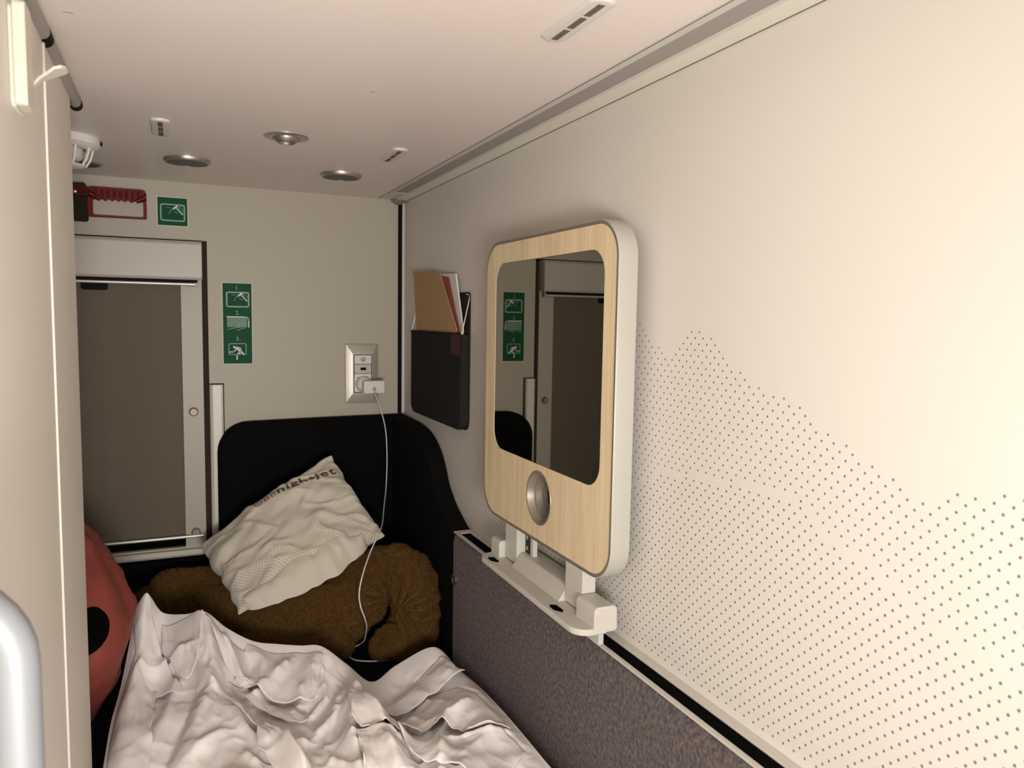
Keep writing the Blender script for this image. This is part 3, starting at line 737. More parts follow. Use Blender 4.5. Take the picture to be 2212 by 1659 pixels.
def run_sim(n):
    sc.frame_start = 1; sc.frame_end = n
    for f in range(1, n + 1): sc.frame_set(f)

import numpy as np

def grid_faces(nu, nv, k=0): return [(k + i * nv + j, k + (i + 1) * nv + j, k + (i + 1) * nv + j + 1, k + i * nv + j + 1) for i in range(nu - 1) for j in range(nv - 1)]

def lerp_tab(tab, t):
    """smooth interpolation through equally parametrised 3d points"""
    n = len(tab) - 1; x = min(max(t, 0), 1) * n; i = min(int(x), n - 1); f = x - i
    P_ = [Vector(tab[max(i - 1, 0)]), Vector(tab[i]), Vector(tab[i + 1]), Vector(tab[min(i + 2, n)])]
    return .5 * ((2 * P_[1]) + (P_[2] - P_[0]) * f + (2 * P_[0] - 5 * P_[1] + 4 * P_[2] - P_[3]) * f * f + (P_[3] - P_[0] + 3 * (P_[1] - P_[2])) * f ** 3)

def fleece():
    """a thick folded fleece: overlapping rolls fused into one skin"""
    mb = MB()
    def roll(pts, n=20):
        ps = sm([p[:3] for p in pts], 8); rs = sm([(p[3], 0, 0) for p in pts], 8)
        # round end caps
        a, b = ps[0], ps[-1]; da = (ps[0] - ps[1]).normalized(); db = (ps[-1] - ps[-2]).normalized()
        pre = [a + da * rs[0].x * s for s in (.95, .8, .5)]; post = [b + db * rs[-1].x * s for s in (.5, .8, .95)]
        P_ = pre + ps + post; R_ = [rs[0].x * s for s in (.3, .6, .87)] + [r.x for r in rs] + [rs[-1].x * s for s in (.87, .6, .3)]
        N = len(P_); mb.tube(P_, 0, 'fleece', n, rfun=lambda t: R_[int(round(t * (N - 1)))])
    roll([(-.050, 1.640, -.602, .050), (.02, 1.600, -.598, .056), (.10, 1.540, -.592, .064), (.19, 1.480, -.584, .068), (.27, 1.440, -.580, .064), (.315, 1.430, -.560, .054)])
    roll([(.280, 1.500, -.560, .060), (.340, 1.450, -.530, .054), (.372, 1.425, -.500, .048), (.398, 1.400, -.495, .044), (.412, 1.375, -.520, .046), (.415, 1.360, -.560, .043), (.412, 1.352, -.600, .042)])
    roll([(.416, 1.392, -.606, .043), (.402, 1.352, -.610, .040), (.374, 1.348, -.616, .033), (.350, 1.356, -.622, .027)])
    roll([(-.02, 1.640, -.560, .038), (.08, 1.600, -.560, .045), (.2, 1.560, -.555, .050), (.32, 1.530, -.550, .050), (.40, 1.48, -.53, .045)])
    roll([(.12, 1.44, -.622, .028), (.20, 1.405, -.620, .030), (.27, 1.385, -.618, .030)])
    o = mb.build('fleece_blanket')
    r = o.modifiers.new('r', 'REMESH'); r.mode = 'VOXEL'; r.voxel_size = .0045; r.use_smooth_shade = True
    s = o.modifiers.new('s', 'SMOOTH'); s.factor = .5; s.iterations = 5
    me = evaluated_mesh(o); old = o.data; o.modifiers.clear(); o.data = me; bpy.data.meshes.remove(old)
    me.materials.clear(); me.materials.append(M['fleece'])
    ow = wloc(o)
    bm = bmesh.new(); bm.from_mesh(me); bmesh.ops.subdivide_edges(bm, edges=bm.edges, cuts=1, use_grid_fill=True)
    bm.normal_update()
    mv = []
    for v in bm.verts:
        p = v.co + ow; q = p * 38
        w = noise.noise(Vector((p.x * 26, p.y * 26, p.z * 20))) * .0042 + noise.turbulence(q, 3, True) * .0024 + noise.noise(p * 210) * .0011
        # radiating creases where the blanket is pinched
        d = (p - Vector((.375, 1.39, -.55 + OZ))); a = atan2(d.z, d.x); L = d.length
        w += .0055 * sin(a * 15 + noise.noise(p * 30) * 3) * math.exp(-((L - .05) / .045) ** 2)
        a2 = noise.noise(Vector((p.x * 70, p.y * 30, p.z * 40)) + Vector((5, 1, 2)))
        w -= .0045 * max(0, 1 - abs(a2) * 7)
        mv.append(v.normal * w)
    for v, d in zip(bm.verts, mv):
        v.co += d
        if v.co.z + ow.z < BED + OZ + .0015: v.co.z = BED + OZ + .0015 - ow.z
        if v.co.x + ow.x > XF - .0015: v.co.x = XF - .0015 - ow.x
        if v.co.y + ow.y > 1.7130: v.co.y = 1.7130 - ow.y
    # short fur: thin curved blades over the whole skin
    rnd = random.Random(3); faces = list(bm.faces); nb = []
    for f in faces:
        c = f.calc_center_median(); nrm = f.normal
        if c.z + ow.z < BED + OZ + .004: continue
        for _ in range(2):
            a, b = rnd.random(), rnd.random()
            vs = f.verts; p = vs[0].co.lerp(vs[1].co, a).lerp(vs[-1].co.lerp(vs[2].co, a), b) if len(vs) == 4 else c
            t = Vector((rnd.uniform(-1, 1), rnd.uniform(-1, 1), rnd.uniform(-1, 1))).cross(nrm)
            if t.length < .01: continue
            t.normalize(); L = rnd.uniform(.0025, .0055); w = .00035
            lean = t.cross(nrm) * rnd.uniform(-.9, .9) + t * rnd.uniform(-.5, .5) + Vector((0, 0, -.5))
            nb.append((p - t * w, p + t * w, p + nrm * L + lean * L * .7))
    for a, b, c in nb:
        bm.faces.new((bm.verts.new(a), bm.verts.new(b), bm.verts.new(c)))
    for f in bm.faces: f.smooth = True
    bm.to_mesh(me); bm.free()
    tag(o, 'thick brown fleece blanket bundled on the black mattress under the white pillow', 'blanket')
fleece()

def cloth_settings(o, frames, grow, pin=None, pressure=None, selfc=.004, grav=1.0, bend=.3, quality=6, tension=15):
    c = o.modifiers.new('cloth', 'CLOTH'); s = c.settings
    s.quality = quality; s.mass = .15; s.air_damping = 1.5
    s.tension_stiffness = tension; s.compression_stiffness = tension; s.shear_stiffness = tension * .4; s.bending_stiffness = bend
    s.tension_damping = 6; s.compression_damping = 6; s.shear_damping = 6; s.bending_damping = .6
    s.shrink_min = -grow; s.shrink_max = -grow
    s.effector_weights.gravity = grav
    if pin: s.vertex_group_mass = pin; s.pin_stiffness = 1.0
    if pressure is not None: s.use_pressure = True; s.uniform_pressure_force = pressure
    c.collision_settings.use_collision = True; c.collision_settings.distance_min = .003; c.collision_settings.collision_quality = 3
    c.collision_settings.use_self_collision = selfc > 0; 
    if selfc > 0: c.collision_settings.self_distance_min = selfc
    c.point_cache.frame_start = 1; c.point_cache.frame_end = frames

# corners of the pillow in the room: bottom, right, top, left
PC = [Vector((.098, 1.430, -.556)), Vector((.386, 1.470, -.450)), Vector((.307, 1.635, -.302)), Vector((.046, 1.635, -.476))]
def pillow():
    LU, LV, nu, nv = .36, .255, 64, 46
    mb = MB(); vs = []; fs = []
    def P(i, j, s):
        u, v = i / (nu - 1), j / (nv - 1)
        th = .014 * (sin(pi * u) * sin(pi * v)) ** .5 * s
        return ((u - .5) * LU, (v - .5) * LV, th + .0012 * noise.noise(Vector((u * 7, v * 7, s * 3))))
    for i in range(nu):
        for j in range(nv): vs.append(P(i, j, 1))
    idx = {}
    for i in range(nu):
        for j in range(nv):
            if i in (0, nu - 1) or j in (0, nv - 1): idx[(i, j)] = i * nv + j
            else: idx[(i, j)] = len(vs); vs.append(P(i, j, -1))
    fs = grid_faces(nu, nv) + [(idx[(i, j)], idx[(i, j + 1)], idx[(i + 1, j + 1)], idx[(i + 1, j)]) for i in range(nu - 1) for j in range(nv - 1)]
    me = bpy.data.meshes.new('pillow'); me.from_pydata(vs, [], fs); me.materials.append(M['pillow'])
    o = bpy.data.objects.new('pillow', me); C.objects.link(o)
    cloth_settings(o, 30, .0, pressure=1.6, selfc=0, grav=0, bend=.05, quality=5, tension=18)
    run_sim(30)
    m2 = evaluated_mesh(o); o.modifiers.clear()
    cos_ = [v.co.copy() for v in m2.vertices]; bpy.data.meshes.remove(m2)
    # measure and map on the four corners
    ci = [0, (nu - 1) * nv, (nu - 1) * nv + nv - 1, nv - 1]
    cc = [cos_[k] for k in ci]
    mx = max(abs(c.x) for c in cc); my = max(abs(c.y) for c in cc)
    nrm = (PC[1] - PC[0]).cross(PC[3] - PC[0]).normalized()
    if nrm.y > 0: nrm = -nrm
    out = []
    tw = max(c.z for c in cos_)
    for c in cos_:
        u, v = (c.x / mx + 1) / 2, (c.y / my + 1) / 2
        base = PC[0] * (1 - u) * (1 - v) + PC[1] * u * (1 - v) + PC[2] * u * v + PC[3] * (1 - u) * v
        h = c.z / tw * .046
        # slack case: folds running lengthwise, a few diagonal ones, hem flap at the low edge
        f1 = sin(v * 17 + 2.2 * noise.noise(Vector((u * 2.2, v * 2, .3))) * 2.2 + u * 3.0)
        amp = math.exp(-((v - .60) / .24) ** 2) * (.45 + .55 * u)
        f2 = noise.noise(Vector((u * 4 + v * 3, v * 9 - u * 4, 2.1)))
        f3 = max(0, 1 - abs(noise.noise(Vector((u * 3 + 3, v * 7 + u * 2, 7)))) * 6)
        side = 1 if c.z > 0 else -1
        edge = min(u, 1 - u, v, 1 - v)
        k = min(1, edge * 7 + .25)
        h += side * k * (.0062 * amp * f1 + .0055 * f2 + .0060 * f3)
        # puckers along the right hand seam
        h += .0028 * sin(v * 60 + 3 * noise.noise(Vector((v * 8, 1, 1)))) * math.exp(-(1 - u) * 14)
        # the case hangs slack below the filling along the low edge
        e1 = (PC[1] - PC[0]).normalized(); e2 = (PC[3] - PC[0]).normalized()
        wob = e2 * (.007 * noise.noise(Vector((u * 6, .2, v * 3)))) + e1 * (.007 * noise.noise(Vector((v * 7, 4.2, u * 3))))
        wob += e2 * .010 * sin(pi * u) * (v - .5) * 1.2 - e1 * .012 * math.exp(-((v - .75) / .3) ** 2) * math.exp(-u * 8)
        out.append(base + wob + nrm * h + Vector((0, 0, OZ)))
    org = sum(PC, Vector()) / 4; org = Vector((org.x, org.y, min(c.z for c in PC) + OZ))
    for vtx, c in zip(me.vertices, out): vtx.co = c - org
    o.location = org
    uv = me.uv_layers.new(name='UVMap')
    inv = {}
    for (i, j), k in idx.items(): inv[k] = (i / (nu - 1), j / (nv - 1), 0)
    for i in range(nu):
        for j in range(nv): inv[i * nv + j] = (i / (nu - 1), j / (nv - 1), 1)
    for lp in me.loops:
        a = inv[lp.vertex_index]; uv.data[lp.index].uv = (a[0], a[1])
    ss = o.modifiers.new('s', 'SUBSURF'); ss.levels = 2; ss.render_levels = 2
    m3 = evaluated_mesh(o); o.modifiers.clear(); o.data = m3; bpy.data.meshes.remove(me); me = m3
    me.polygons.foreach_set('use_smooth', [True] * len(me.polygons))
    # lettering and seams lie in the cloth: thin polygons draped on the surface
    bvh = BVHTree.FromPolygons([v.co for v in me.vertices], [tuple(p.vertices) for p in me.polygons])
    mb = MB()
    def drape(u, v, off):
        base = PC[0] * (1 - u) * (1 - v) + PC[1] * u * (1 - v) + PC[2] * u * v + PC[3] * (1 - u) * v
        p = base + Vector((0, 0, OZ)) - org
        hit = bvh.ray_cast(p + nrm * .12, -nrm)
        return (hit[0] + hit[1] * off * (1 if hit[1].dot(nrm) > 0 else -1)) if hit[0] else p
    eu = (PC[1] - PC[0]).length; ev = (PC[3] - PC[0]).length
    def letters(txt, size, u0, v0, ang, m, bold=0, sp=1.0):
        vs, fs = text_polys(txt, size, sp, bold=bold)
        b = bmesh.new(); bv = [b.verts.new((v[0] * 1.25, v[1], 0)) for v in vs]
        for f in fs:
            try: b.faces.new([bv[k] for k in f])
            except ValueError: pass
        bmesh.ops.triangulate(b, faces=b.faces)
        for _ in range(3):
            ed = [e for e in b.edges if e.calc_length() > .0035]
            if ed: bmesh.ops.subdivide_edges(b, edges=ed, cuts=1); bmesh.ops.triangulate(b, faces=b.faces)
        ca, sa = cos(ang), sin(ang); b.verts.index_update()
        P_ = []
        for v in b.verts:
            x, y = v.co.x * ca - v.co.y * sa, v.co.x * sa + v.co.y * ca
            P_.append(drape(u0 + x / eu, v0 + y / ev, .0004) + org - Vector((0, 0, OZ)))
        mb.add(P_, [tuple(v.index for v in f.verts) for f in b.faces], m); b.free()
    letters('nightjet', .0290, .735, .800, -.10, 'ink', bold=.0007, sp=1.14)
    letters('\u00d6BB', .0205, .445, .822, -.04, 'redink', bold=.0003, sp=1.05)
    # slack hem of the case hanging below the filling along the low edge
    hem = []; nh, mh = 60, 12
    for i in range(nh):
        u = .06 + .80 * i / (nh - 1); a = drape(u, .10 + .02 * sin(u * 21), .0006) + org - Vector((0, 0, OZ))
        dep = .030 * sin(pi * i / (nh - 1)) ** .6 * (1 + .35 * noise.noise(Vector((u * 9, 0, 1))))
        e2 = (PC[3] - PC[0]).normalized(); b0 = PC[0] * (1 - u) + PC[1] * u - e2 * dep + nrm * (.004 + .004 * noise.noise(Vector((u * 14, 2, 1))))
        for j in range(mh):
            q = j / (mh - 1); p = a.lerp(b0, q) + nrm * (.010 * sin(pi * q) + .003 * noise.noise(Vector((u * 24, q * 2, 5))) * sin(pi * q))
            hem.append(p)
    hb = len(mb.v); mb.v += hem; pm = len(mb.mats)
    for f in grid_faces(nh, mh, hb): mb.f.append(list(f)); mb.m.append(-1)
    b = bmesh.new(); b.from_mesh(me)
    me.materials.append(M['ink']); me.materials.append(M['redink'])
    vv = [b.verts.new(v + Vector((0, 0, OZ)) - org) for v in mb.v]
    for f, mi in zip(mb.f, mb.m):
        try: fc = b.faces.new([vv[k] for k in f]); fc.material_index = 1 + mi
        except ValueError: pass
    b.to_mesh(me); b.free()
    tag(o, 'crumpled white pillow with printed lettering leaning on the black headboard, on the brown fleece', 'pillow')
    return o

def pillow_material():
    m = mat('pillow_cotton', (.66, .60, .50), .85, bump=(420, .15, .0007), sheen=.15)
    nt = m.node_tree; b = nt.nodes['Principled BSDF']
    uv = nt.nodes.new('ShaderNodeUVMap'); uv.uv_map = 'UVMap'
    mp = nt.nodes.new('ShaderNodeMapping'); mp.inputs['Scale'].default_value = (66, 47, 1); mp.inputs['Rotation'].default_value = (0, 0, .785)
    nt.links.new(uv.outputs['UV'], mp.inputs['Vector'])
    fr = nt.nodes.new('ShaderNodeVectorMath'); fr.operation = 'FRACTION'; nt.links.new(mp.outputs['Vector'], fr.inputs[0])
    sb = nt.nodes.new('ShaderNodeVectorMath'); sb.operation = 'SUBTRACT'; sb.inputs[1].default_value = (.5, .5, 0); nt.links.new(fr.outputs[0], sb.inputs[0])
    ln = nt.nodes.new('ShaderNodeVectorMath'); ln.operation = 'LENGTH'; nt.links.new(sb.outputs[0], ln.inputs[0])
    lt = nt.nodes.new('ShaderNodeMath'); lt.operation = 'LESS_THAN'; lt.inputs[1].default_value = .17; nt.links.new(ln.outputs['Value'], lt.inputs[0])
    sx = nt.nodes.new('ShaderNodeSeparateXYZ'); nt.links.new(uv.outputs['UV'], sx.inputs[0])
    # printed only on the lower half: v < .42 with a wavy upper limit
    nz = nt.nodes.new('ShaderNodeTexNoise'); nz.inputs['Scale'].default_value = 3; nt.links.new(uv.outputs['UV'], nz.inputs['Vector'])
    ad = nt.nodes.new('ShaderNodeMath'); ad.operation = 'MULTIPLY_ADD'; ad.inputs[1].default_value = .5; ad.inputs[2].default_value = .06; nt.links.new(nz.outputs['Fac'], ad.inputs[0])
    l2 = nt.nodes.new('ShaderNodeMath'); l2.operation = 'LESS_THAN'; nt.links.new(sx.outputs['Y'], l2.inputs[0]); nt.links.new(ad.outputs[0], l2.inputs[1])
    an = nt.nodes.new('ShaderNodeMath'); an.operation = 'MULTIPLY'; nt.links.new(lt.outputs[0], an.inputs[0]); nt.links.new(l2.outputs[0], an.inputs[1])
    mx = nt.nodes.new('ShaderNodeMixRGB'); mx.inputs['Color1'].default_value = (.66, .60, .50, 1); mx.inputs['Color2'].default_value = (.22, .18, .13, 1)
    nt.links.new(an.outputs[0], mx.inputs['Fac']); nt.links.new(mx.outputs[0], b.inputs['Base Color'])
    return m
M['pillow'] = pillow_material()
M['ink'] = mat('brown_ink', (.085, .062, .040), .8)
M['redink'] = mat('faded_red_ink', (.36, .16, .11), .8)
pillow()

def sheet():
    FE = [(-.070, 1.412, -.505), (-.052, 1.405, -.485), (-.030, 1.405, -.520), (.006, 1.360, -.512), (.036, 1.328, -.500), (.070, 1.318, -.530), (.110, 1.300, -.552), (.150, 1.290, -.560), (.184, 1.270, -.560), (.213, 1.236, -.552), (.248, 1.205, -.575), (.290, 1.200, -.612), (.340, 1.225, -.602), (.400, 1.205, -.572), (.430, 1.175, -.600)]
    LE = [(-.095, .600, -.600), (-.098, .800, -.600), (-.099, 1.000, -.605), (-.099, 1.100, -.605), (-.097, 1.200, -.600), (-.088, 1.300, -.585), (-.070, 1.412, -.505)]
    RE = [(.430, .600, -.575), (.432, .720, -.575), (.430, .830, -.575), (.430, .900, -.575), (.432, .990, -.580), (.434, 1.080, -.590), (.430, 1.175, -.600)]
    NE = [(-.095, .600, -.600), (.05, .600, -.570), (.2, .600, -.560), (.33, .600, -.555), (.430, .600, -.575)]
    nu, nv = 230, 270
    folds = [([np.array(p) for p in pts], h, wl, wr) for pts, h, wl, wr in SHEET_FOLDS]
    XY = np.zeros((nu, nv, 3)); E_ = np.zeros((nu, nv))
    for i in range(nu):
        s = i / (nu - 1); fe = lerp_tab(FE, s); ne = lerp_tab(NE, s)
        for j in range(nv):
            t = j / (nv - 1); le = lerp_tab(LE, t); re_ = lerp_tab(RE, t)
            bl = Vector(FE[0]) * (1 - s) * t + Vector(FE[-1]) * s * t + Vector(NE[0]) * (1 - s) * (1 - t) + Vector(NE[-1]) * s * (1 - t)
            XY[i, j] = fe * t + ne * (1 - t) + le * (1 - s) + re_ * s - bl
            E_[i, j] = min(1, 9 * min(s, 1 - s, 1 - t) ) * min(1, 9 * (1 - t) + .25)
    wx = np.zeros((nu, nv)); wy = np.zeros((nu, nv)); nz = np.zeros((nu, nv)); rz = np.zeros((nu, nv)); fz = np.zeros((nu, nv))
    for i in range(nu):
        for j in range(nv):
            x, y, _ = XY[i, j]
            wx[i, j] = noise.noise(Vector((x * 16, y * 16, 2.0))) * .006; wy[i, j] = noise.noise(Vector((x * 16, y * 16, 9.0))) * .006
            nz[i, j] = noise.noise(Vector((x * 9, y * 9, .5)))
            a = x * 16 + y * 9 + 2.0 * noise.noise(Vector((x * 6, y * 6, 4)))
            rz[i, j] = (1 - abs(noise.noise(Vector((a, (y - x) * 7, 1.3)))) * 2.2)
            fz[i, j] = (1 - abs(noise.noise(Vector((x * 46 + y * 10, y * 30 - x * 16, 6.3)))) * 2.4)
    X, Y = XY[..., 0] + wx, XY[..., 1] + wy
    H = np.zeros((nu, nv))
    for pts, h, wl, wr in folds:
        best = np.full((nu, nv), 9.0); sg = np.zeros((nu, nv))
        L_ = sum(np.hypot(*(b - a)) for a, b in zip(pts, pts[1:])); acc = 0; al = np.zeros((nu, nv))
        for a, b in zip(pts, pts[1:]):
            d = b - a; L2 = d @ d
            t = np.clip(((X - a[0]) * d[0] + (Y - a[1]) * d[1]) / L2, 0, 1)
            dx, dy = X - a[0] - t * d[0], Y - a[1] - t * d[1]; dist = np.hypot(dx, dy)
            cr = d[0] * dy - d[1] * dx
            m_ = dist < best; best = np.where(m_, dist, best); sg = np.where(m_, np.sign(cr), sg); al = np.where(m_, (acc + t * L2 ** .5) / L_, al)
            acc += L2 ** .5
        w = np.where(sg > 0, wl, wr) * .92
        H += h * (.55 + .45 * np.sin(np.pi * np.clip(al, .02, .98)) ** .5) / (1 + (best / w) ** 2) ** 1.25 * 1.08
    Zs = XY[..., 2] + E_ * (H - .014 + .008 * nz + .0042 * np.maximum(rz, -.5) + .0026 * np.maximum(fz, 0))
    Zs = np.maximum(Zs, BED + .006)
    vs = [(float(a[0]), float(a[1]), float(z) + OZ) for a, z in zip(XY.reshape(-1, 3), Zs.reshape(-1))]
    me = bpy.data.meshes.new('bed_sheet'); me.from_pydata(vs, [], grid_faces(nu, nv)); me.materials.append(M['sheet'])
    o = bpy.data.objects.new('bed_sheet', me); C.objects.link(o)
    # loose folded-over layers of the same cloth: each is lofted between a hinge line and a free edge
    bvh = BVHTree.FromPolygons([v.co.copy() for v in me.vertices], [tuple(p.vertices) for p in me.polygons])
    def base_z(x, y):
        h = bvh.ray_cast(Vector((x, y, OZ)), Vector((0, 0, -1)))
        return h[0].z if h[0] else BED + OZ + .01
    extra = MB()
    def layer(ra, rb, lift, bulge=.006, n=60, m=44, seed=0, wave=.0022):
        ra = [Vector((a, b, 0)) for a, b in ra]; rb = [Vector((a, b, 0)) for a, b in rb]; vs = []; zs = []
        for i in range(n):
            t = i / (n - 1); a, b = lerp_tab(ra, t), lerp_tab(rb, t)
            for j in range(m):
                q = j / (m - 1); p = a.lerp(b, q)
                nn = noise.noise(Vector((p.x * 22 + seed, p.y * 22, 1))) ; n2 = noise.noise(Vector((t * 9 + seed, q * 2.2, 3)))
                ed = min(1, 6 * min(t, 1 - t, q, 1 - q))
                p = p + Vector((n2 * .0035 * q, nn * .003 * q, 0))
                p.x = max(min(p.x, XF - .006), -.100)
                # smooth the ground below so that the layer does not copy every crease
                bz = max(base_z(p.x, p.y), (base_z(p.x + .008, p.y) + base_z(p.x - .008, p.y) + base_z(p.x, p.y + .008) + base_z(p.x, p.y - .008)) / 4)
                z = bz + .0022 + lift * q ** .8 + bulge * sin(pi * q) * sin(pi * min(1, max(0, t))) + wave * n2 * (.3 + q) + .0025 * nn * ed
                vs.append((p.x, p.y, max(z, base_z(p.x, p.y) + .0016) - OZ))
        vs = [Vector(v) for v in vs]
        k = len(extra.v); extra.v += [Vector(v) for v in vs]; extra.mi('sheet')
        for f in grid_faces(n, m, k): extra.f.append(list(f)); extra.m.append(0)
    for kk, (a, b, l, bu) in enumerate(SHEET_LAYERS): layer(a, b, l, bu, seed=kk * 3.7)
    b_ = bmesh.new(); b_.from_mesh(me)
    vv = [b_.verts.new(v + Vector((0, 0, OZ))) for v in extra.v]
    for f in extra.f: b_.faces.new([vv[k] for k in f])
    b_.to_mesh(me); b_.free()
    org = Vector((.17, .95, BED + OZ))
    for v in me.vertices: v.co -= org
    o.location = org
    so = o.modifiers.new('thick', 'SOLIDIFY'); so.thickness = .0010; so.offset = 0
    me.polygons.foreach_set('use_smooth', [True] * len(me.polygons))
    tag(o, 'crumpled white cotton sheet heaped over the mattress in the foreground', 'sheet')
    return o
SHEET_FOLDS = [
    ([(-0.072, 1.618), (-0.078, 1.508), (-0.07, 1.364)], 0.02, 0.01, 0.016),
    ([(-0.064, 1.502), (-0.045, 1.41), (-0.029, 1.343), (-0.001, 1.293)], 0.013, 0.012, 0.008),
    ([(-0.03, 1.426), (-0.0, 1.408), (0.038, 1.404)], 0.012, 0.01, 0.005),
    ([(0.043, 1.43), (0.042, 1.314), (0.045, 1.243), (0.044, 1.181)], 0.018, 0.014, 0.01),
    ([(0.043, 1.397), (0.068, 1.284), (0.087, 1.196)], 0.016, 0.01, 0.006),
    ([(0.103, 1.309), (0.119, 1.245), (0.103, 1.165)], 0.012, 0.012, 0.012),
    ([(0.165, 1.24), (0.135, 1.202), (0.101, 1.162)], 0.014, 0.01, 0.012),
    ([(0.199, 1.227), (0.183, 1.144)], 0.014, 0.007, 0.01),
    ([(-0.051, 1.295), (-0.011, 1.293), (0.015, 1.278), (0.042, 1.189)], 0.014, 0.01, 0.005),
    ([(-0.008, 1.247), (-0.033, 1.155), (-0.041, 1.113)], 0.012, 0.014, 0.018),
    ([(0.018, 1.191), (-0.005, 1.119), (-0.025, 1.037), (-0.035, 0.985)], -0.013, 0.01, 0.016),
    ([(0.037, 1.172), (0.011, 1.092), (-0.003, 1.028)], 0.01, 0.016, 0.022),
    ([(0.07, 1.131), (0.083, 1.072), (0.103, 1.008)], 0.014, 0.006, 0.014),
    ([(0.006, 1.042), (0.026, 1.059), (0.047, 1.063)], 0.008, 0.014, 0.01),
    ([(0.039, 0.965), (0.062, 0.959), (0.081, 0.95)], 0.012, 0.012, 0.006),
    ([(0.076, 1.007), (0.088, 0.967), (0.089, 0.955)], 0.01, 0.01, 0.005),
    ([(0.105, 1.053), (0.128, 0.995), (0.14, 0.923)], 0.016, 0.01, 0.01),
    ([(0.126, 1.021), (0.154, 1.013)], 0.01, 0.008, 0.005),
    ([(0.018, 0.99), (0.019, 0.947)], -0.008, 0.006, 0.01),
    ([(-0.053, 1.324), (-0.077, 1.25), (-0.086, 1.173), (-0.087, 1.108)], 0.012, 0.012, 0.006),
    ([(0.243, 1.115), (0.226, 1.06), (0.207, 0.979), (0.203, 0.932), (0.199, 0.872)], 0.022, 0.01, 0.014),
    ([(0.247, 1.109), (0.249, 1.032), (0.25, 0.978), (0.263, 0.933)], 0.018, 0.01, 0.01),
    ([(0.268, 1.079), (0.284, 1.006)], -0.012, 0.012, 0.01),
    ([(0.173, 1.038), (0.203, 1.062), (0.22, 1.111)], 0.012, 0.008, 0.01),
    ([(0.21, 0.964), (0.232, 0.961), (0.254, 0.948)], 0.012, 0.005, 0.01),
    ([(0.239, 0.949), (0.242, 0.901), (0.245, 0.853)], 0.012, 0.01, 0.012),
    ([(0.327, 0.967), (0.313, 0.918), (0.299, 0.863)], 0.016, 0.016, 0.01),
    ([(0.32, 0.919), (0.355, 0.914), (0.403, 0.901)], 0.013, 0.012, 0.008),
    ([(0.332, 0.965), (0.35, 0.987), (0.382, 0.996)], 0.01, 0.01, 0.008),
    ([(0.127, 1.002), (0.133, 0.946), (0.139, 0.897)], 0.014, 0.01, 0.012),
    ([(0.178, 0.991), (0.177, 0.943), (0.195, 0.897)], 0.008, 0.004, 0.004),
    ([(0.188, 1.229), (0.171, 1.157), (0.151, 1.107)], 0.01, 0.01, 0.01),
    ([(0.21, 1.224), (0.2, 1.124), (0.179, 1.095)], 0.012, 0.006, 0.01),
    ([(0.307, 1.043), (0.32, 0.995), (0.364, 0.988)], 0.006, 0.01, 0.01),
    ([(0.378, 0.905), (0.34, 0.876), (0.313, 0.825)], 0.01, 0.012, 0.014),
    ([(0.283, 0.931), (0.275, 0.888), (0.278, 0.839)], -0.008, 0.01, 0.012),
]
SHEET_LAYERS = [   # hinge line, free edge, lift of the free edge, bulge
    ([(-.076, 1.400), (-.070, 1.34), (-.066, 1.29), (-.052, 1.25)], [(-.050, 1.395), (-.038, 1.35), (-.022, 1.290), (.002, 1.205)], .012, .008),
    ([(-.030, 1.378), (0.0, 1.355), (.034, 1.330)], [(-.030, 1.330), (.003, 1.240), (.033, 1.262)], .007, .005),
    ([(.036, 1.320), (.062, 1.300), (.090, 1.280), (.118, 1.262)], [(.040, 1.300), (.058, 1.245), (.078, 1.205), (.100, 1.185)], .014, .008),
    ([(.100, 1.290), (.140, 1.270), (.180, 1.255), (.212, 1.215)], [(.074, 1.205), (.102, 1.170), (.140, 1.135), (.182, 1.118)], .010, .010),
    ([(.066, 1.215), (.101, 1.180), (.134, 1.138), (.169, 1.110)], [(.076, 1.185), (.103, 1.125), (.138, 1.078), (.163, 1.062)], .009, .004),
    ([(-.060, 1.360), (-.070, 1.320), (-.080, 1.280), (-.088, 1.211), (-.093, 1.146), (-.093, 1.084), (-.091, 1.000)], [(-.038, 1.240), (-.040, 1.208), (-.040, 1.174), (-.041, 1.122), (-.042, 1.073), (-.048, 1.032), (-.059, .970)], .009, .004),
    ([(.068, 1.150), (.088, 1.105), (.110, 1.068), (.130, 1.027), (.142, .984), (.150, .900)], [(.062, 1.140), (.076, 1.090), (.092, 1.045), (.088, .995), (.100, .960), (.110, .900)], .012, .007),
    ([(.272, 1.110), (.332, 1.145), (.404, 1.172)], [(.290, 1.060), (.354, 1.080), (.414, 1.090)], .012, .006),
    ([(.345, 1.100), (.372, 1.090), (.402, 1.040), (.412, .981), (.412, .905)], [(.280, 1.005), (.302, .976), (.328, .975), (.348, .950), (.357, .920)], .014, .006),
    ([(.225, 1.095), (.246, 1.118), (.266, 1.086), (.286, 1.014)], [(.212, .994), (.224, .968), (.258, .965), (.273, .962)], .008, .010),
    ([(.345, .955), (.372, .930), (.400, .905), (.412, .850)], [(.262, .936), (.270, .880), (.300, .840), (.345, .800)], .015, .006),
    ([(.212, .962), (.226, .972), (.250, .956), (.264, .929)], [(.200, .870), (.212, .860), (.235, .850), (.262, .850)], .010, .008),
]
sheet()

